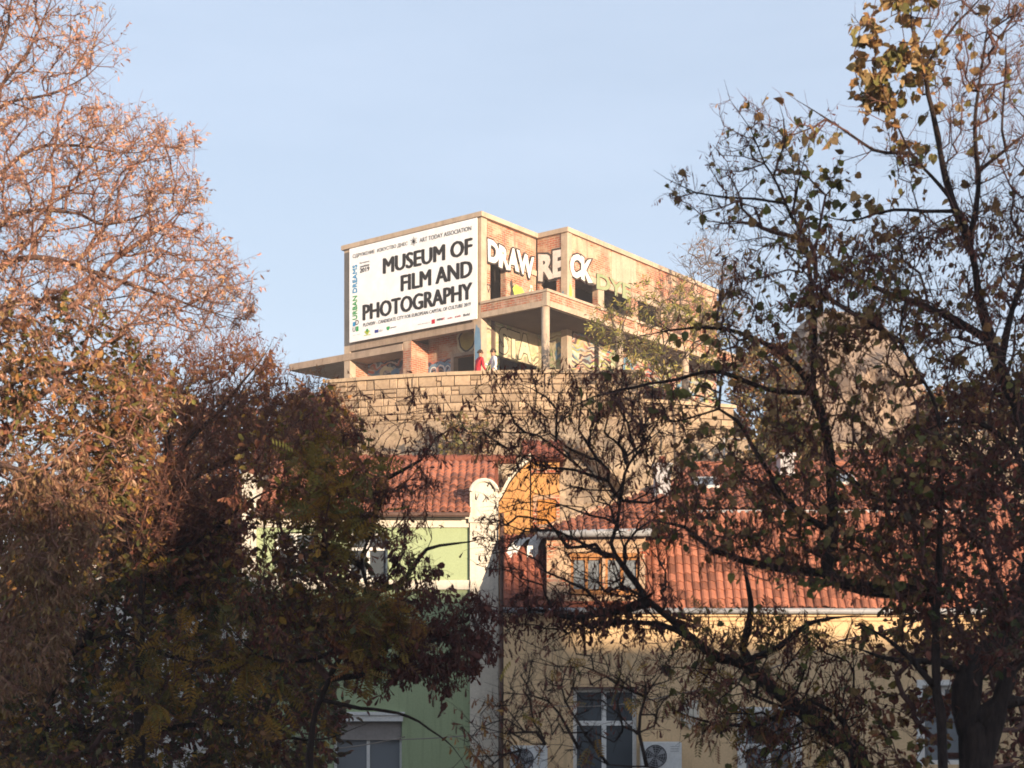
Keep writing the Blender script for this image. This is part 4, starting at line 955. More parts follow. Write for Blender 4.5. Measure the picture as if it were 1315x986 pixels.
# ================================================================== trees
def bark_mat(name, c, c2):
    m, n, l, b = nt(name); v = coords(n, 'Object')
    mp_ = n.new('ShaderNodeMapping'); mp_.inputs['Scale'].default_value = (5, 5, 1.2); l.new(v, mp_.inputs[0])
    f = noise(n, l, mp_.outputs[0], 5, 6, .65); col = mix(n, l, ramp(n, l, f, .35, .65), c, c2)
    l.new(col, b.inputs['Base Color']); b.inputs['Roughness'].default_value = .9; b.inputs['Specular IOR Level'].default_value = .15
    bump(n, l, b, f, 1.0, .05); return m
def leaf_mat(name, trans=.35):
    m, n, l, b = nt(name)
    at = n.new('ShaderNodeVertexColor'); at.layer_name = 'Col'
    v = coords(n, 'Object'); col = mix(n, l, ramp(n, l, noise(n, l, v, 40, 2), .4, .7, 0, .5), at.outputs['Color'], (.05,.03,.015))
    l.new(col, b.inputs['Base Color']); b.inputs['Roughness'].default_value = .65; b.inputs['Specular IOR Level'].default_value = .25
    tr = n.new('ShaderNodeBsdfTranslucent'); l.new(col, tr.inputs['Color']); ms = n.new('ShaderNodeMixShader'); ms.inputs[0].default_value = trans
    l.new(b.outputs[0], ms.inputs[1]); l.new(tr.outputs[0], ms.inputs[2]); l.new(ms.outputs[0], n['Material Output'].inputs['Surface']); return m
M['bark_dark'] = bark_mat('dark_bark', (.060,.040,.033), (.026,.018,.016)); M['bark_warm'] = bark_mat('warm_bark', (.16,.095,.075), (.09,.055,.045))
M['bark_pale'] = bark_mat('pale_twig_bark', (.29,.145,.11), (.18,.09,.07)); M['bark_pink'] = bark_mat('pinkish_twig_bark', (.34,.18,.13), (.22,.115,.085)); M['bark_brown'] = bark_mat('red_brown_twig_bark', (.18,.095,.078), (.11,.058,.048)); M['bark_grey'] = bark_mat('grey_bark', (.13,.10,.075), (.075,.055,.045)); M['leaf'] = leaf_mat('autumn_leaf')
def _q(*f): return np.array(f)
LEAVES = {
 'oval':  (np.array([(0,0,0),(.28,.3,.05),(.25,.7,.05),(0,1,-.04),(-.25,.7,.05),(-.28,.3,.05)]), _q((0,1,2,3),(0,3,4,5))),
 'lance': (np.array([(0,0,0),(.13,.35,.03),(.10,.75,.02),(0,1,-.06),(-.10,.75,.02),(-.13,.35,.03)]), _q((0,1,2,3),(0,3,4,5))),
 'heart': (np.array([(0,.02,0),(.22,-.06,.03),(.46,.22,.07),(.36,.62,.03),(0,1.0,-.10),(-.36,.62,.03),(-.46,.22,.07),(-.22,-.06,.03)]), _q((0,1,2,3),(0,3,4,4),(0,4,4,5),(0,5,6,7))),
 'seed':  (np.array([(0,0,0),(.09,.5,.02),(.16,.85,0),(0,1,-.03),(-.10,.85,.02),(-.07,.4,0)]), _q((0,1,2,3),(0,3,4,5))),
}
LEAVES['heart'] = (LEAVES['heart'][0], _q((0,1,2,3),(0,3,4,5),(0,5,6,7)))
def _fern():
    v, f = [], []
    def quad(p): n0 = len(v); v.extend(p); f.append((n0,n0+1,n0+2,n0+3))
    quad([(-.006,0,0),(.006,0,0),(.004,.95,-.12),(-.004,.95,-.12)])
    for k in range(7):
        y = .18 + .115*k; z = -.12*(y**2); L = .26*(1-.35*abs(k-3)/3.5)
        for s_ in (-1, 1): quad([(0,y,z),(s_*L*.5,y+.10,z-.0),(s_*L,y+.10,z-.05),(s_*L*.55,y+.015,z-.01)])
    return np.array(v), np.array(f)
LEAVES['fern'] = _fern()

def inpoly(pts, poly):
    x, y = pts[:, 0], pts[:, 1]; ins = np.zeros(len(pts), bool); n = len(poly)
    for i in range(n):
        x0, y0 = poly[i]; x1, y1 = poly[(i+1) % n]
        c = ((y0 > y) != (y1 > y)); xi = (x1-x0)*(y-y0)/((y1-y0) if y1 != y0 else 1e-9)+x0; ins ^= c & (x < xi)
    return ins
def sample_region(rg, Yd):
    """Points in the crown volume: an outline at its own distance, with real depth and clumping."""
    poly = np.array(rg['poly'], float); lo, hi = poly.min(0), poly.max(0); n = rg['n']; out = []
    cl = rg.get('clump', 0.5); sp = rg.get('sp', 1.0); got = 0; K = max(4, n // 14)
    cen = None
    while got < n:
        c = rng.uniform(lo, hi, (n*4, 2)); c = c[inpoly(c, poly)]
        if cen is None and cl > 0:
            cen = c[:K]; cd = rng.normal(0, sp*.6, len(cen))
        if cl > 0:
            k = rng.integers(0, len(cen), n); g = cen[k] + rng.normal(0, rg.get('cr', 26), (n, 2)); gd = cd[k] + rng.normal(0, .25*sp, n)
            ok = inpoly(g, poly) & (rng.random(n) < cl); out.append(np.column_stack([g[ok], gd[ok]])); got += ok.sum()
        m = int(n*(1-cl)) + 1; u = c[-m:]; out.append(np.column_stack([u, rng.normal(0, sp*.6, len(u))])); got += len(u)
    q = np.concatenate(out); q = q[rng.permutation(len(q))][:n]
    Y = Yd + rg.get('dy', 0) + np.clip(q[:, 2], -2*sp, 2*sp)
    return np.column_stack([(q[:, 0]-CXP)/FPX*Y, Y, ZC+(HZP-q[:, 1])/FPX*Y])
def spline(pts, step):
    pts = [np.array(p, float) for p in pts]; pts = [2*pts[0]-pts[1]] + pts + [2*pts[-1]-pts[-2]]; out = []
    for i in range(1, len(pts)-2):
        a, b, c, d = pts[i-1:i+3]; k = max(1, int(np.linalg.norm(c-b)/step))
        for t in np.arange(k)/k: out.append(.5*((2*b)+(-a+c)*t+(2*a-5*b+4*c-d)*t*t+(-a+3*b-3*c+d)*t**3))
    out.append(pts[-2]); return np.array(out)
def quad_mesh(name, V, Q, mats, mi=None, col=None, smooth=False):
    m = bpy.data.meshes.new(name); nq = len(Q)
    m.vertices.add(len(V)); m.vertices.foreach_set('co', np.ascontiguousarray(V, np.float32).ravel())
    m.loops.add(nq*4); m.loops.foreach_set('vertex_index', np.ascontiguousarray(Q, np.int32).ravel())
    m.polygons.add(nq); m.polygons.foreach_set('loop_start', np.arange(0, nq*4, 4, dtype=np.int32)); m.polygons.foreach_set('loop_total', np.full(nq, 4, np.int32))
    m.materials.append(mats)
    if smooth: m.polygons.foreach_set('use_smooth', np.ones(nq, bool))
    m.update(calc_edges=True)
    if col is not None:
        a = m.color_attributes.new('Col', 'FLOAT_COLOR', 'POINT'); a.data.foreach_set('color', np.column_stack([col, np.ones(len(col))]).astype(np.float32).ravel())
    return m
def unit(v): return v / np.maximum(np.linalg.norm(v, axis=-1, keepdims=True), 1e-9)
def prisms(A, B, ra, rb, n=3):
    """Tapered prisms from A to B, all at once."""
    d = unit(B-A); ref = np.where(np.abs(d[:, 2:3]) < .9, [[0,0,1.]], [[1.,0,0]]); u = unit(np.cross(d, ref)); w = np.cross(d, u); N = len(A)
    V = np.zeros((N, 2*n, 3)); Q = np.zeros((N, n, 4), int); base = (np.arange(N)*2*n)[:, None]
    for k in range(n):
        a = 2*math.pi*k/n; o = u*math.cos(a)+w*math.sin(a); V[:, k] = A+o*ra[:, None]; V[:, n+k] = B+o*rb[:, None]
        j = (k+1) % n; Q[:, k] = base + np.array([[k, j, n+j, n+k]])
    return V.reshape(-1, 3), Q.reshape(-1, 4)
def make_leaves(kind, pos, dirs, size, pal, cid):
    tv, tq = LEAVES[kind]; N = len(pos); d = unit(dirs); r_ = rng.normal(0, 1, (N, 3)); nrm = unit(np.cross(d, unit(r_))); x = np.cross(d, nrm)
    s = size * rng.uniform(.45, 1.4, N); wv = rng.uniform(.75, 1.15, N); bend = rng.uniform(.4, 3.0, N)
    V = pos[:, None] + (x[:, None]*(tv[None, :, 0:1]*wv[:, None, None]) + d[:, None]*tv[None, :, 1:2] + nrm[:, None]*(tv[None, :, 2:3]*bend[:, None, None])) * s[:, None, None]
    Q = tq[None] + (np.arange(N)*len(tv))[:, None, None]
    pal = np.array(pal); pick = rng.integers(0, len(pal), int(cid.max())+1)[cid]; own = rng.random(N) < .35; pick[own] = rng.integers(0, len(pal), own.sum())
    c = pal[pick] * rng.uniform(.7, 1.3, (N, 1)) * rng.uniform(.92, 1.08, (N, 3))
    return V.reshape(-1, 3), Q.reshape(-1, 4), np.repeat(c, len(tv), 0)

def grow_tree(name, label, cat, Yd, limbs, regions, bark='bark_dark', group=None, bf=.30, tip=.0029, step=.16, big_leaves=0, rmax_twig=.035, twig_bark=None):
    """limbs: list of (points (px,py[,dy]), half-width px start, end); the first is the trunk and starts at the ground."""
    def w3(p): return P(p[0], p[1], Yd + (p[2] if len(p) > 2 else 0))
    base = w3(limbs[0][0][0]); b0 = limbs[0][3] if len(limbs[0]) > 3 else 0.0
    root = empty(name, (base.x, base.y, b0), label, cat, group); rl = Vector(root.location)
    pos, par, plen, rad = [], [], [], []
    for li, lm in enumerate(limbs):
        pts = [w3(p) for p in lm[0]]
        if li == 0: pts = [Vector((base.x + .03, base.y, b0 - .05))] + pts
        c = spline(pts, .12); k = len(c); t = np.linspace(0, 1, k)
        wob = np.cumsum(rng.normal(0, .006, (k, 3)), 0); wob -= t[:, None]*wob[-1]; c = c + wob*min(1, 4/ max(1, math.sqrt(k)))
        r0, r1 = lm[1]*Yd/FPX, lm[2]*Yd/FPX; rr = (r0 + (r1-r0)*t**.8) * np.where(t > .6, 1-.8*(np.clip(t-.6, 0, 1)/.4)**1.5, 1)
        if li == 0: rr[:max(2, k//12)] *= np.linspace(1.35, 1.0, max(2, k//12))
        n0 = len(pos)
        if li == 0: pj = -1; pl = 0.
        else:
            d = np.linalg.norm(np.array(pos) - c[0], axis=1); pj = int(d.argmin()); pl = plen[pj] + d[pj]
            c[0] = pos[pj]
            if k > 2: c[1] = (c[0] + c[2]) / 2
        mb = MB(); nz_ = 1 + .06*rng.normal(0, 1, k) + (.10*np.sin(np.arange(k)*.55+rng.uniform(0,6))*np.sin(np.arange(k)*.21) if r0 > .06 else 0)
        mb.tube([Vector(p) for p in c], list(rr*nz_), 10 if r0 > .06 else 7)
        o = mb.build('trunk' if li == 0 else 'limb', M[bark], root, smooth=True); o.matrix_parent_inverse = Matrix.Translation(-rl)
        for i in range(k):
            pos.append(c[i]); par.append(pj if i == 0 else n0+i-1); rad.append(rr[i])
            plen.append(pl if i == 0 else plen[-1] + float(np.linalg.norm(c[i]-c[i-1])))
    nl = len(pos); tips = []
    at = [(p, ri) for ri, rg in enumerate(regions) for p in sample_region(rg, Yd)]
    ap = np.array([a[0] for a in at]); ar = np.array([a[1] for a in at])
    sk_ = np.array(pos); sk_ = sk_[sk_[:, 2] > ZC - 2.2] if (sk_[:, 2] > ZC-2.2).any() else sk_
    dmin = np.array([np.min(np.sum((sk_ - p)**2, 1)) for p in ap]); order = np.argsort(dmin)
    cap = nl + len(ap)*14 + 100; NP = np.zeros((cap, 3), np.float32); NL = np.zeros(cap, np.float32); NR = np.full(cap, -1.); PAR = np.full(cap, -1, int)
    NP[:nl] = pos; NL[:nl] = plen; PAR[:nl] = par; NR[:nl] = rad; n = nl; blocked = np.zeros(cap, np.float32)
    blocked[:nl] = np.where(np.array(pos)[:, 2] < ZC - 2.2, 50., 0.)
    for ai in order:
        a = ap[ai]; d = np.sqrt(((NP[:n]-a)**2).sum(1)); j = int((d + bf*NL[:n] + blocked[:n]).argmin()); L = d[j]
        k = int(min(10, max(1, L/step))); s0 = NP[j].astype(float); v = a - s0
        pd = (s0 - NP[PAR[j]]) if PAR[j] >= 0 else v; pd = pd/(np.linalg.norm(pd)+1e-6)
        ctrl = s0 + pd*L*.33 + np.array([0,0,.06*L]) + rng.normal(0, .05*L, 3)
        prev = j; pp = s0
        for t in (np.arange(k)+1)/k:
            q = (1-t)**2*s0 + 2*t*(1-t)*ctrl + t*t*a + (rng.normal(0, .012, 3) if t < 1 else 0)
            NP[n] = q; PAR[n] = prev; NL[n] = NL[prev] + np.linalg.norm(q-pp); prev = n; pp = q; n += 1
        tips.append((n-1, ar[ai]))
    cnt = np.zeros(n); 
    for i, _ in tips: cnt[i] += 1
    for i in range(n-1, 0, -1):
        if PAR[i] >= 0: cnt[PAR[i]] += cnt[i]
    r_ = np.minimum(tip*np.maximum(cnt, 1)**.46, rmax_twig)
    e = np.arange(nl, n); A, B = NP[PAR[e]].astype(float), NP[e].astype(float); rb = r_[e]; ra = np.minimum(np.where(PAR[e] < nl, rb*1.15, r_[PAR[e]]), rb*1.5)
    thin = rb < .010
    VV, QQ = [], []; off = 0
    for sel, ns in ((thin, 3), (~thin, 6)):
        if sel.any():
            V, Q = prisms(A[sel], B[sel], ra[sel], rb[sel], ns); VV.append(V); QQ.append(Q+off); off += len(V)
    LV, LQ, LC, lo = [], [], [], 0; bigs = []
    ti = np.array([t[0] for t in tips]); tr_ = np.array([t[1] for t in tips])
    for ri, rg in enumerate(regions):
        idx = ti[tr_ == ri]
        if not len(idx): continue
        tp = NP[idx].astype(float); td = unit(tp - NP[PAR[idx]].astype(float)); tw_, twl = rg.get('tw', 3), rg.get('twl', .22)
        up = rg.get('up', .25)
        p = np.repeat(tp, tw_, 0); dd = unit(np.repeat(td, tw_, 0) + rng.normal(0, rg.get('spread', .75), (len(p), 3)) + np.array([0,0,up]))
        # twigs leave the last stretch of the branch as well as its tip
        back = np.repeat(td, tw_, 0); p = p - back*rng.uniform(0, .16, (len(p), 1))
        L = twl*rng.uniform(.5, 1.3, len(p)); mid = p + dd*(L*.55)[:, None]; d2 = unit(dd + rng.normal(0, .28, (len(p), 3))); end = mid + d2*(L*.45)[:, None]
        for a_, b_, x, y in ((p, mid, tip*.8, tip*.62), (mid, end, tip*.62, tip*.4)):
            V, Q = prisms(a_, b_, np.full(len(a_), x), np.full(len(a_), y), 3); VV.append(V); QQ.append(Q+off); off += len(V)
        for kind, per, size, pal, droop in rg.get('leaves', ()):
            m = rng.poisson(per * np.repeat(rng.gamma(.9, 1/.9, len(idx)), tw_)); ii = np.repeat(np.arange(len(p)), m)
            if not len(ii): continue
            t = rng.uniform(.15, 1.0, len(ii))[:, None]; lp = p[ii]*(1-t) + end[ii]*t + rng.normal(0, .006, (len(ii), 3))
            ld = d2[ii]*(1-droop) + np.array([0,0,-1.])*droop + rng.normal(0, .42, (len(ii), 3))
            ci = ii // tw_
            if big_leaves and kind == 'heart':
                take = min(len(lp), big_leaves - len(bigs))
                for q in range(take): bigs.append((lp[q], unit(ld[q]), size, pal[rng.integers(0, len(pal))]))
                lp, ld, ci = lp[take:], ld[take:], ci[take:]
                if not len(lp): continue
            V, Q, C = make_leaves(kind, lp, ld, size, pal, ci); LV.append(V); LQ.append(Q+lo); LC.append(C); lo += len(V)
    o = obj('twigs', quad_mesh('twigs', np.concatenate(VV), np.concatenate(QQ), M[twig_bark or bark]), root); o.matrix_parent_inverse = Matrix.Translation(-rl); tag(o, kind='stuff')
    if LV:
        o = obj('crown', quad_mesh('crown', np.concatenate(LV), np.concatenate(LQ), M['leaf'], col=np.concatenate(LC)), root); o.matrix_parent_inverse = Matrix.Translation(-rl); tag(o, kind='stuff')
    protos = {}
    for lp, ld, size, c in bigs:          # the largest leaves one by one
        key = tuple(np.round(c, 3))
        if key not in protos:
            tv, tq = LEAVES['heart']; protos[key] = quad_mesh('leaf', tv*np.array([1,1,1.8]), tq, M['leaf'], col=np.repeat(np.array([c]), len(tv), 0))
        o = obj('leaf', protos[key], root); o.matrix_parent_inverse = Matrix.Translation(-rl)
        o.location = lp; o.rotation_mode = 'QUATERNION'; o.rotation_quaternion = Vector(ld).to_track_quat('Y', 'Z') @ Matrix.Rotation(random.uniform(0, 6.28), 3, 'Y').to_quaternion(); o.scale = (size*random.uniform(.75,1.2),)*3
    return root

PINK = [(.64,.33,.22),(.70,.39,.28),(.52,.25,.15),(.62,.36,.18),(.70,.44,.32)]
TAN = [(.36,.20,.115),(.43,.26,.155),(.28,.145,.08),(.34,.22,.09)]
OLIVE = [(.20,.17,.045),(.26,.19,.06),(.15,.14,.04),(.31,.20,.08)]
ORANGE = [(.36,.17,.05),(.31,.12,.04),(.38,.22,.06),(.26,.105,.045)]
MAROON = [(.14,.042,.034),(.18,.056,.042),(.10,.032,.028),(.21,.08,.055)]
RUST = [(.31,.125,.075),(.37,.155,.08),(.24,.09,.06),(.38,.21,.08)]
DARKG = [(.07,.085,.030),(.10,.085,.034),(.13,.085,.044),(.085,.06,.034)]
FERN = [(.26,.19,.04),(.34,.20,.035),(.17,.15,.04),(.42,.23,.04)]
LIME = [(.34,.22,.09),(.42,.28,.12),(.28,.16,.07),(.20,.18,.05),(.36,.19,.07)]
LIMEG = [(.16,.16,.04),(.22,.20,.05),(.26,.17,.06),(.12,.12,.04)]

# ---- left side -------------------------------------------------------------------------------
grow_tree('linden_tree', 'tall tree at upper left with pinkish sunlit dry leaves', 'tree', 14.0, [
  ([(-75,1300),(-62,900),(-48,640),(-42,420),(-50,220),(-42,60),(-25,-70)], 26, 6),
  ([(-45,430),(0,345),(60,330),(140,355),(225,385),(300,408),(335,410)], 5.5, .9), ([(-45,350),(0,288),(40,270),(100,275),(125,287),(175,280),(238,255)], 4.6, .8),
  ([(-47,280),(0,225),(45,190),(100,185),(160,195),(220,190)], 4, .8), ([(-48,220),(0,140),(60,122),(110,95),(150,58)], 3.2, .7),
  ([(-46,170),(15,90),(40,50),(62,0),(72,-50)], 3.4, .8), ([(-42,100),(0,60),(15,0),(20,-50)], 2.8, .8), ([(-45,490),(0,400),(60,385),(120,430),(190,470)], 5, 1),
  ([(-46,560),(0,500,-.5),(60,480,-.6),(120,520,-.8)], 6, 1.5), ([(-48,640),(-10,600,-.8),(40,610,-1),(90,660,-1.1)], 6, 1.5)],
 [dict(poly=[(-30,-40),(90,-40),(158,40),(155,85),(115,112),(190,140),(-30,145)], n=260, leaves=[('lance',2.6,.05,PINK,.5)], clump=.5, sp=.7, tw=3),
  dict(poly=[(-30,125),(190,135),(252,175),(258,230),(264,300),(322,335),(340,405),(300,425),(200,440),(-30,430)], n=1250, leaves=[('lance',2.5,.05,PINK,.5)], clump=.3, sp=.8, tw=4, twl=.2),
  dict(poly=[(-30,380),(120,390),(190,440),(235,500),(200,590),(150,650),(-30,660)], n=760, leaves=[('oval',2.4,.07,OLIVE+OLIVE+ORANGE+RUST,.4),('lance',2.6,.06,TAN+PINK,.6)], clump=.7, sp=.8, tw=3),
  dict(poly=[(-30,560),(120,590),(140,690),(70,880),(-30,920)], n=480, leaves=[('lance',5,.075,TAN,.85)], clump=.6, sp=.5, dy=-.7, tw=3, up=-.2)], bark='bark_warm', twig_bark='bark_pink')

grow_tree('twiggy_tree', 'brown twiggy tree left of the ruin with fine upswept branches', 'tree', 17.0, [
  ([(172,1250),(178,900),(182,770),(187,727),(190,674),(199,630),(212,590)], 10, 5),
  ([(199,632),(170,590),(150,540),(158,490)], 4, 1), ([(206,612),(240,570),(290,520),(330,470),(352,432)], 4, .8), ([(212,592),(225,530),(250,480),(240,440)], 4, .8),
  ([(195,655),(260,610),(330,570),(400,530),(432,505)], 4.5, .8), ([(190,690),(130,650),(100,590)], 4, 1), ([(188,720),(260,690),(330,640),(390,610)], 4, 1)],
 [dict(poly=[(110,640),(120,500),(180,440),(260,440),(345,430),(365,485),(440,500),(440,560),(400,600),(310,600),(300,680),(200,720)], n=1350, leaves=[('lance',1.3,.06,RUST,.5),('seed',1.2,.06,MAROON+RUST,.8)], clump=.4, sp=1.1, tw=3, twl=.34, up=.9, spread=.5),
  dict(poly=[(180,470),(330,450),(390,510),(420,560),(300,590),(180,640)], n=330, leaves=[('oval',3.4,.075,ORANGE+RUST,.4)], clump=.8, sp=1.0, dy=.8)], bark='bark_dark', twig_bark='bark_pale', bf=.45)

grow_tree('maple_tree', 'dark tree before the green house hung with maroon seed bunches', 'tree', 15.0, [
  ([(385,1250),(400,960),(418,890),(440,842),(478,782),(470,746),(466,713),(482,675),(501,601),(515,560),(527,515)], 9, 1.5),
  ([(480,770),(523,740),(548,705),(602,694),(640,688)], 4.5, 1), ([(470,722),(420,700),(370,722),(318,762)], 4, 1), ([(484,672),(440,640),(400,580),(382,530)], 4, 1),
  ([(497,612),(540,590),(560,560),(592,545)], 3, .8), ([(434,880),(500,850),(560,820),(612,800)], 4.5, 1), ([(450,830),(390,850),(330,840),(290,800)], 4, 1), ([(430,905),(520,920),(580,960),(600,990)], 3, .8)],
 [dict(poly=[(440,490),(560,505),(605,560),(560,610),(545,700),(500,720),(440,600)], n=140, leaves=[('seed',3.4,.08,MAROON+RUST,.88)], clump=.7, sp=.8, tw=3, cr=15),
  dict(poly=[(470,760),(520,690),(560,715),(580,760),(645,765),(632,840),(575,895),(540,870),(480,890),(430,830)], n=400, leaves=[('seed',5.5,.085,MAROON,.9),('oval',.5,.09,MAROON,.6)], clump=.6, sp=.7, tw=3, cr=18),
  dict(poly=[(310,540),(430,510),(490,580),(490,690),(420,740),(330,740),(300,650)], n=480, leaves=[('seed',2.2,.075,RUST+RUST+MAROON,.8),('oval',1.0,.075,RUST+FERN,.5)], clump=.4, sp=1.0, tw=3),
  dict(poly=[(365,560),(470,560),(500,650),(450,700),(385,670)], n=120, leaves=[('fern',1.3,.24,FERN,.45),('oval',1.5,.07,RUST,.5)], clump=.7, sp=.6, dy=-.7, tw=2),
  dict(poly=[(430,770),(520,765),(545,830),(450,860)], n=80, leaves=[('fern',1.4,.26,FERN+ORANGE,.45)], clump=.6, sp=.6, dy=-.6, tw=2),
  dict(poly=[(385,700),(470,715),(470,800),(400,850),(330,840),(300,770)], n=300, leaves=[('seed',2.8,.08,MAROON+RUST,.8),('oval',1.6,.08,DARKG+FERN,.4)], clump=.4, sp=.9, tw=3)], twig_bark='bark_brown')

grow_tree('locust_tree', 'dark green tree with feathery leaves filling the lower left corner', 'tree', 18.0, [
  ([(40,1250),(52,980),(66,895),(100,833),(177,806),(240,772)], 14, 3), ([(68,890),(40,800),(60,700),(90,660)], 6, 1.5), ([(150,814),(250,850),(350,835),(425,800)], 5, 1.2),
  ([(60,930),(160,940),(280,930),(400,950),(470,930)], 6, 1.2), ([(110,830),(150,740),(220,700),(300,690)], 5, 1.2)],
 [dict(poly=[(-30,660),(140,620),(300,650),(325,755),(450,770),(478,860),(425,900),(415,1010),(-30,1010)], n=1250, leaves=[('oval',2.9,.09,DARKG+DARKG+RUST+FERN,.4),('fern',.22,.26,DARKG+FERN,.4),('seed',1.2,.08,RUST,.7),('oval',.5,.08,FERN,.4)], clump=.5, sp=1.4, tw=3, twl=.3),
  dict(poly=[(120,640),(300,640),(310,740),(180,760)], n=420, leaves=[('oval',2.2,.085,MAROON+RUST,.4),('seed',1.5,.08,RUST,.7)], clump=.4, sp=1.2, tw=4, twl=.4, up=.7),
  dict(poly=[(150,800),(360,800),(380,960),(160,960)], n=50, leaves=[('fern',1.5,.28,FERN,.4)], clump=.8, sp=.7, dy=-1.8, tw=2)], twig_bark='bark_brown')

grow_tree('yew_tree', 'dense dark evergreen deep in the shade behind the locust', 'tree', 22.5, [
  ([(150,1150),(150,950),(160,800),(170,690)], 10, 2), ([(150,960),(240,900),(320,880),(380,900)], 5, 1), ([(152,930),(60,850),(20,780)], 5, 1), ([(155,860),(230,790),(270,740)], 4, 1)],
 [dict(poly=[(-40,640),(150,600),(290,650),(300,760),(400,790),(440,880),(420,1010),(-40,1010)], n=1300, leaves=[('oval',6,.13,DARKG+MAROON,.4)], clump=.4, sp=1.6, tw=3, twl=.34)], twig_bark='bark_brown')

# ---- right side ------------------------------------------------------------------------------
grow_tree('great_linden', 'tallest tree at right with thick dark trunk and tan leaves at its top', 'tree', 13.0, [
  ([(1262,1500),(1254,990),(1241,927),(1246,862),(1278,826),(1312,785),(1332,700),(1328,600),(1313,533),(1285,470),(1262,400),(1249,330),(1230,271),(1196,226),(1170,196),(1140,132),(1122,85)], 36, 1.8),
  ([(1241,305),(1219,245),(1200,158),(1185,90),(1170,38),(1170,-30)], 5.5, 1.2), ([(1186,92),(1215,45),(1257,0),(1275,-30)], 2.5, .9), ([(1248,312),(1257,218),(1253,150),(1266,38),(1268,-20)], 4.5, 1),
  ([(1257,222),(1306,180),(1335,160)], 3, 1), ([(1285,200),(1287,150),(1290,75),(1292,30)], 2, .8), ([(1268,430),(1226,409),(1174,386),(1121,368),(1046,319),(1008,298)], 6.5, 1),
  ([(1285,472),(1300,400),(1318,330),(1325,240)], 6, 1.5), ([(1172,198),(1120,190),(1060,150),(1010,120)], 2.6, .8), ([(1232,275),(1150,270),(1090,285),(1040,270)], 3, .8),
  ([(1245,870),(1210,850),(1150,845),(1090,830)], 7, 2), ([(1240,930),(1290,900),(1335,905)], 12, 8), ([(1330,640),(1290,560),(1230,540),(1170,560)], 6, 1.5), ([(1256,985),(1300,860),(1345,840)], 16, 10)],
 [dict(poly=[(1088,20),(1120,-20),(1190,-30),(1205,110),(1175,190),(1100,140)], n=120, leaves=[('heart',2.4,.088,LIME,.55)], clump=.7, sp=.4, tw=2, twl=.16, cr=22),
  dict(poly=[(1000,120),(1090,150),(1200,190),(1235,300),(1060,310),(985,255)], n=170, leaves=[('heart',.75,.08,LIME+LIMEG,.55),('seed',.9,.05,MAROON,.8)], clump=.7, sp=.5, tw=2, cr=18),
  dict(poly=[(1180,-40),(1335,-40),(1335,300),(1225,280),(1200,120)], n=480, leaves=[('seed',.5,.04,RUST,.7),('heart',.10,.08,LIME,.5)], clump=.25, sp=.6, tw=3, twl=.2, up=.8, spread=.45),
  dict(poly=[(1060,300),(1180,280),(1335,260),(1335,520),(1220,560),(1150,430),(1060,380)], n=620, leaves=[('seed',2.0,.07,MAROON+RUST,.85),('heart',.30,.065,LIME,.5)], clump=.55, sp=.7, tw=3),
  dict(poly=[(1190,500),(1335,480),(1335,1010),(1265,1010),(1255,850),(1150,840),(1150,640)], n=700, leaves=[('oval',2.4,.08,MAROON+MAROON+RUST+DARKG,.5),('heart',.12,.085,LIME,.5)], clump=.5, sp=1.0, tw=3, dy=1.4),
  dict(poly=[(1140,560),(1335,540),(1335,860),(1260,860),(1160,800)], n=300, leaves=[('seed',1.6,.075,MAROON,.8),('oval',1.0,.075,DARKG+MAROON,.5)], clump=.4, sp=.5, dy=-.9, tw=3),
  dict(poly=[(1100,800),(1240,800),(1240,900),(1200,1000),(1110,1000)], n=170, leaves=[('heart',.5,.08,LIMEG+LIME,.6),('oval',2.0,.075,MAROON+RUST,.5)], clump=.6, sp=.8, dy=.8)], big_leaves=300, twig_bark='bark_brown')

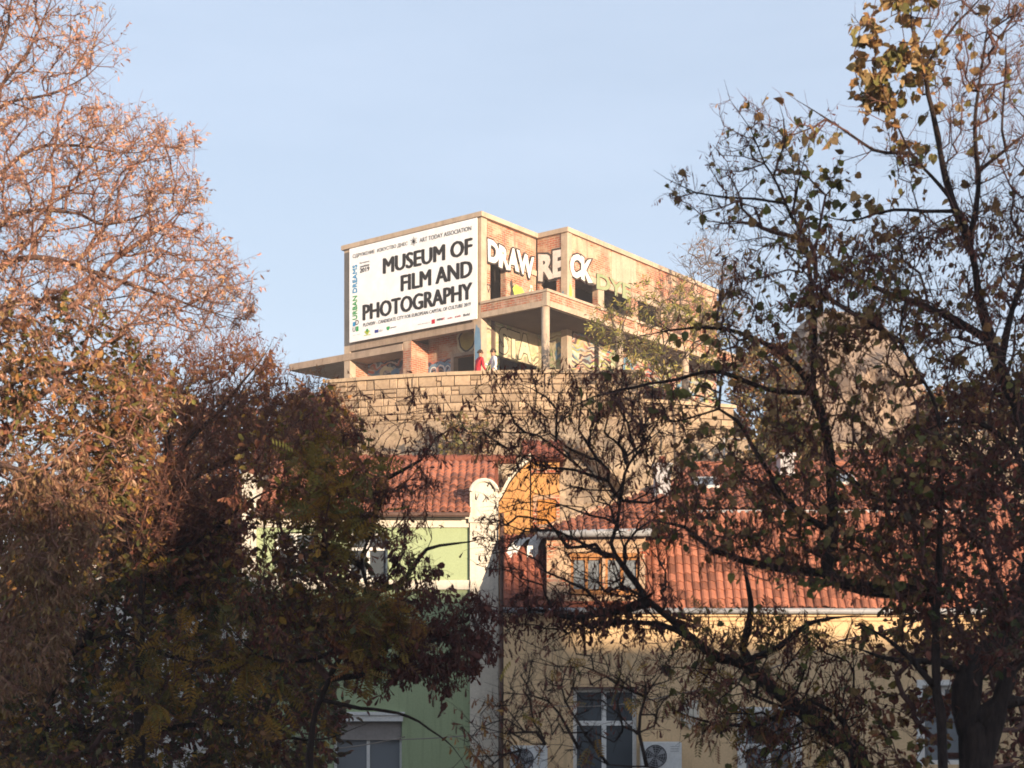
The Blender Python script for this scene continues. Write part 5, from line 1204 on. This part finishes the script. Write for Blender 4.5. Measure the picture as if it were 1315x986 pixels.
grow_tree('slender_linden', 'slender dark tree just left of the thick trunk with long leftward branches', 'tree', 12.2, [
  ([(1218,1500),(1211,990),(1202,888),(1202,820),(1207,690),(1207,563),(1196,510),(1157,441),(1162,386),(1174,338),(1168,285)], 12, 2),
  ([(1157,443),(1140,432),(1076,390),(1030,350)], 3.5, 1), ([(1205,762),(1180,760),(1110,755),(1060,735),(1066,700),(1067,657),(1061,563),(1042,503),(1019,466),(982,441),(929,422),(895,420),(820,432),(770,445)], 12, 1.2),
  ([(1045,508),(1046,413),(1035,305),(1016,279),(1001,245),(982,211),(963,166),(937,128),(930,102)], 4.5, .8), ([(1005,255),(952,252),(895,245),(839,218)], 2.2, .7),
  ([(1062,737),(1000,729),(914,704),(878,677),(804,664)], 7, 1.5), ([(1066,690),(1010,640),(990,611),(966,570),(947,540),(925,525),(880,540),(820,545)], 5, 1), ([(1043,506),(980,500),(920,478),(850,490),(760,512),(690,545)], 4, .9),
  ([(1205,640),(1130,640),(1080,600),(1030,570)], 4, 1), ([(1203,880),(1140,820),(1100,800)], 5, 1.5), ([(1022,290),(1024,230),(1040,180)], 1.8, .7), ([(990,228),(1010,180),(1000,130)], 1.5, .6)],
 [dict(poly=[(835,215),(905,222),(930,100),(985,130),(1035,220),(1040,310),(985,330),(880,290)], n=200, leaves=[('seed',1.0,.045,MAROON+RUST,.8),('heart',.10,.075,LIME+LIMEG,.5)], clump=.35, sp=.4, tw=3, twl=.16, up=.5),
  dict(poly=[(925,330),(1040,290),(1170,340),(1195,520),(1060,560),(950,560),(915,470)], n=520, leaves=[('seed',2.0,.07,MAROON+RUST,.85),('heart',.45,.066,LIMEG+LIME,.55)], clump=.65, sp=.6, tw=3, cr=18),
  dict(poly=[(800,415),(900,405),(960,440),(965,520),(760,540),(690,560)], n=110, leaves=[('heart',.35,.08,LIMEG,.55),('seed',.9,.07,MAROON,.85)], clump=.6, sp=.5, tw=2),
  dict(poly=[(880,540),(1060,560),(1200,540),(1200,780),(960,740),(830,680)], n=760, leaves=[('heart',.65,.066,LIMEG+LIME,.6),('seed',2.0,.07,MAROON+RUST,.85)], clump=.5, sp=.8, tw=3)], twig_bark='bark_brown')

grow_tree('leaning_tree', 'tree leaning left across the yellow house on a thick diagonal stem', 'tree', 14.0, [
  ([(1160,1400),(1112,1010),(1073,949),(1025,910),(986,880),(956,854),(924,846),(893,825),(867,802),(832,773),(815,748),(790,715),(785,700),(793,671),(796,644),(780,619),(755,611),(714,567),(690,545)], 30, 1.8),
  ([(965,862),(955,830),(965,790),(960,740),(950,690)], 7, 1.5), ([(836,776),(780,785),(730,790),(680,782),(648,800)], 7.5, 1), ([(796,646),(802,610),(830,570),(862,540)], 3, .8),
  ([(780,620),(740,604),(690,597),(655,578)], 2.6, .8), ([(893,826),(850,803),(760,800),(700,830)], 5, 1), ([(716,570),(720,540),(700,510),(660,490)], 2, .7), ([(740,595),(690,560),(640,555),(590,545)], 1.8, .6), ([(800,655),(850,640),(900,600)], 2.2, .7),
  ([(955,852),(1000,830),(1040,800),(1110,790)], 6, 1.5), ([(1025,912),(960,930),(900,925),(850,905)], 4, 1)],
 [dict(poly=[(570,500),(640,470),(740,470),(830,470),(900,520),(860,610),(760,630),(690,610),(570,570)], n=480, leaves=[('seed',3.2,.075,MAROON+RUST,.88)], clump=.65, sp=.5, tw=2, cr=14),
  dict(poly=[(640,600),(780,600),(860,620),(860,760),(700,770),(600,720)], n=440, leaves=[('seed',1.2,.07,MAROON,.88)], clump=.5, sp=.5, tw=2),
  dict(poly=[(645,765),(870,750),(890,800),(830,815),(645,825)], n=210, leaves=[('seed',3,.07,MAROON,.85),('oval',.4,.08,MAROON,.5)], clump=.65, sp=.6, tw=3),
  dict(poly=[(880,780),(1110,780),(1120,990),(960,990),(860,920),(850,860)], n=520, leaves=[('seed',2.2,.075,MAROON+RUST,.85),('heart',.2,.08,LIMEG,.6),('fern',.15,.2,FERN+RUST,.5)], clump=.65, sp=.8, tw=3, cr=20)])

grow_tree('low_bare_tree', 'low mostly bare branches crossing the yellow wall above the air conditioner', 'tree', 12.0, [
  ([(930,1400),(905,1030),(860,992),(830,985),(780,982),(742,960),(700,955),(668,964)], 8, 1.2), ([(832,985),(822,940),(828,895),(860,850)], 3, .8), ([(742,960),(705,900),(660,890),(640,888)], 2.5, .8), ([(780,982),(740,925),(720,880),(740,830)], 2.2, .8), ([(826,900),(780,870),(730,850),(700,835)], 2, .7)],
 [dict(poly=[(640,815),(870,815),(850,930),(790,955),(700,985),(640,980)], n=260, leaves=[('seed',.5,.07,MAROON,.85),('fern',.10,.16,FERN+RUST,.5)], clump=.4, sp=.5, tw=3, twl=.2),
  dict(poly=[(590,880),(650,890),(660,1000),(560,1000)], n=40, leaves=[('seed',2.2,.075,MAROON+ORANGE,.85)], clump=.7, sp=.4, tw=2)])

# ---- on the rock -----------------------------------------------------------------------------
grow_tree('olive_tree', 'soft olive-green tree on the rock in front of the long brick wall', 'tree', 46.5, [
  ([(868,600),(866,540),(858,490),(852,440),(848,400),(850,375)], 2.4, .6, ZC+6.2), ([(860,500),(820,450),(790,420)], 1.2, .4), ([(858,480),(900,440),(925,410)], 1.2, .4)],
 [dict(poly=[(752,440),(775,395),(815,385),(830,355),(880,375),(925,400),(935,480),(850,500),(800,465)], n=230, leaves=[('lance',4,.17,[(.36,.33,.08),(.42,.36,.09),(.28,.26,.07),(.36,.26,.09)],.4)], clump=.55, sp=1.2, tw=3, twl=.6, cr=14)], bark='bark_grey', tip=.008, step=.5)
grow_tree('bare_shrub', 'pale bare shrub at the right end of the ruin roofline', 'shrub', 58.0, [
  ([(905,520),(906,440),(902,380),(900,340)], 1.2, .4, ZC+8.0), ([(905,420),(920,370),(928,330)], .8, .3), ([(905,430),(890,370),(884,330)], .8, .3)],
 [dict(poly=[(872,340),(890,312),(930,305),(955,350),(950,440),(890,420)], n=240, leaves=[('lance',.8,.16,TAN,.4)], clump=.3, sp=1.0, tw=3, twl=.7)], bark='bark_grey', tip=.008, step=.6)
def shrub(label, Yd, px, py, w, h, pal, z0, n=260, leaf=.16, name='shrub', lk='oval', per=5, group='shrubs on the rock'):
    grow_tree(name, label, 'shrub', Yd, [([(px, py+h*.55), (px, py+h*.2), (px-2, py-h*.2)], 1.6, .5, z0), ([(px,py+h*.3),(px-w*.3,py)], .9, .4), ([(px,py+h*.3),(px+w*.3,py)], .9, .4)],
      [dict(poly=[(px-w*.5,py+h*.5),(px-w*.48,py-h*.05),(px-w*.2,py-h*.45),(px+w*.08,py-h*.38),(px+w*.3,py-h*.5),(px+w*.5,py),(px+w*.46,py+h*.5)], n=n, leaves=[(lk,per,leaf,pal,.35)], clump=.5, sp=1.0, tw=3, twl=.5, cr=12)], bark='bark_grey', group=group, tip=.007, step=.5)
shrub('rust-brown shrub at the left end of the terrace wall', 47.0, 398, 545, 100, 90, RUST+ORANGE, ZC+5.2, 420)
shrub('yellowing shrub between the ruin and the right trunk', 54.0, 985, 490, 90, 110, OLIVE+ORANGE, ZC+7.2, 330)
shrub('ochre sunlit shrub far behind the thick right trunk', 52.0, 1235, 560, 150, 150, ORANGE+OLIVE, ZC+5.5, 520)
shrub('olive shrub low on the rock above the red roof', 45.0, 1010, 580, 100, 80, OLIVE, ZC+4.6, 300)
shrub('dull green shrub on the rock under the terrace wall', 45.2, 600, 560, 60, 50, OLIVE+TAN, ZC+5.4, 70)
shrub('brown shrub beyond the twiggy tree at left', 40.0, 290, 585, 170, 130, RUST+MAROON, ZC+2.0, 420)
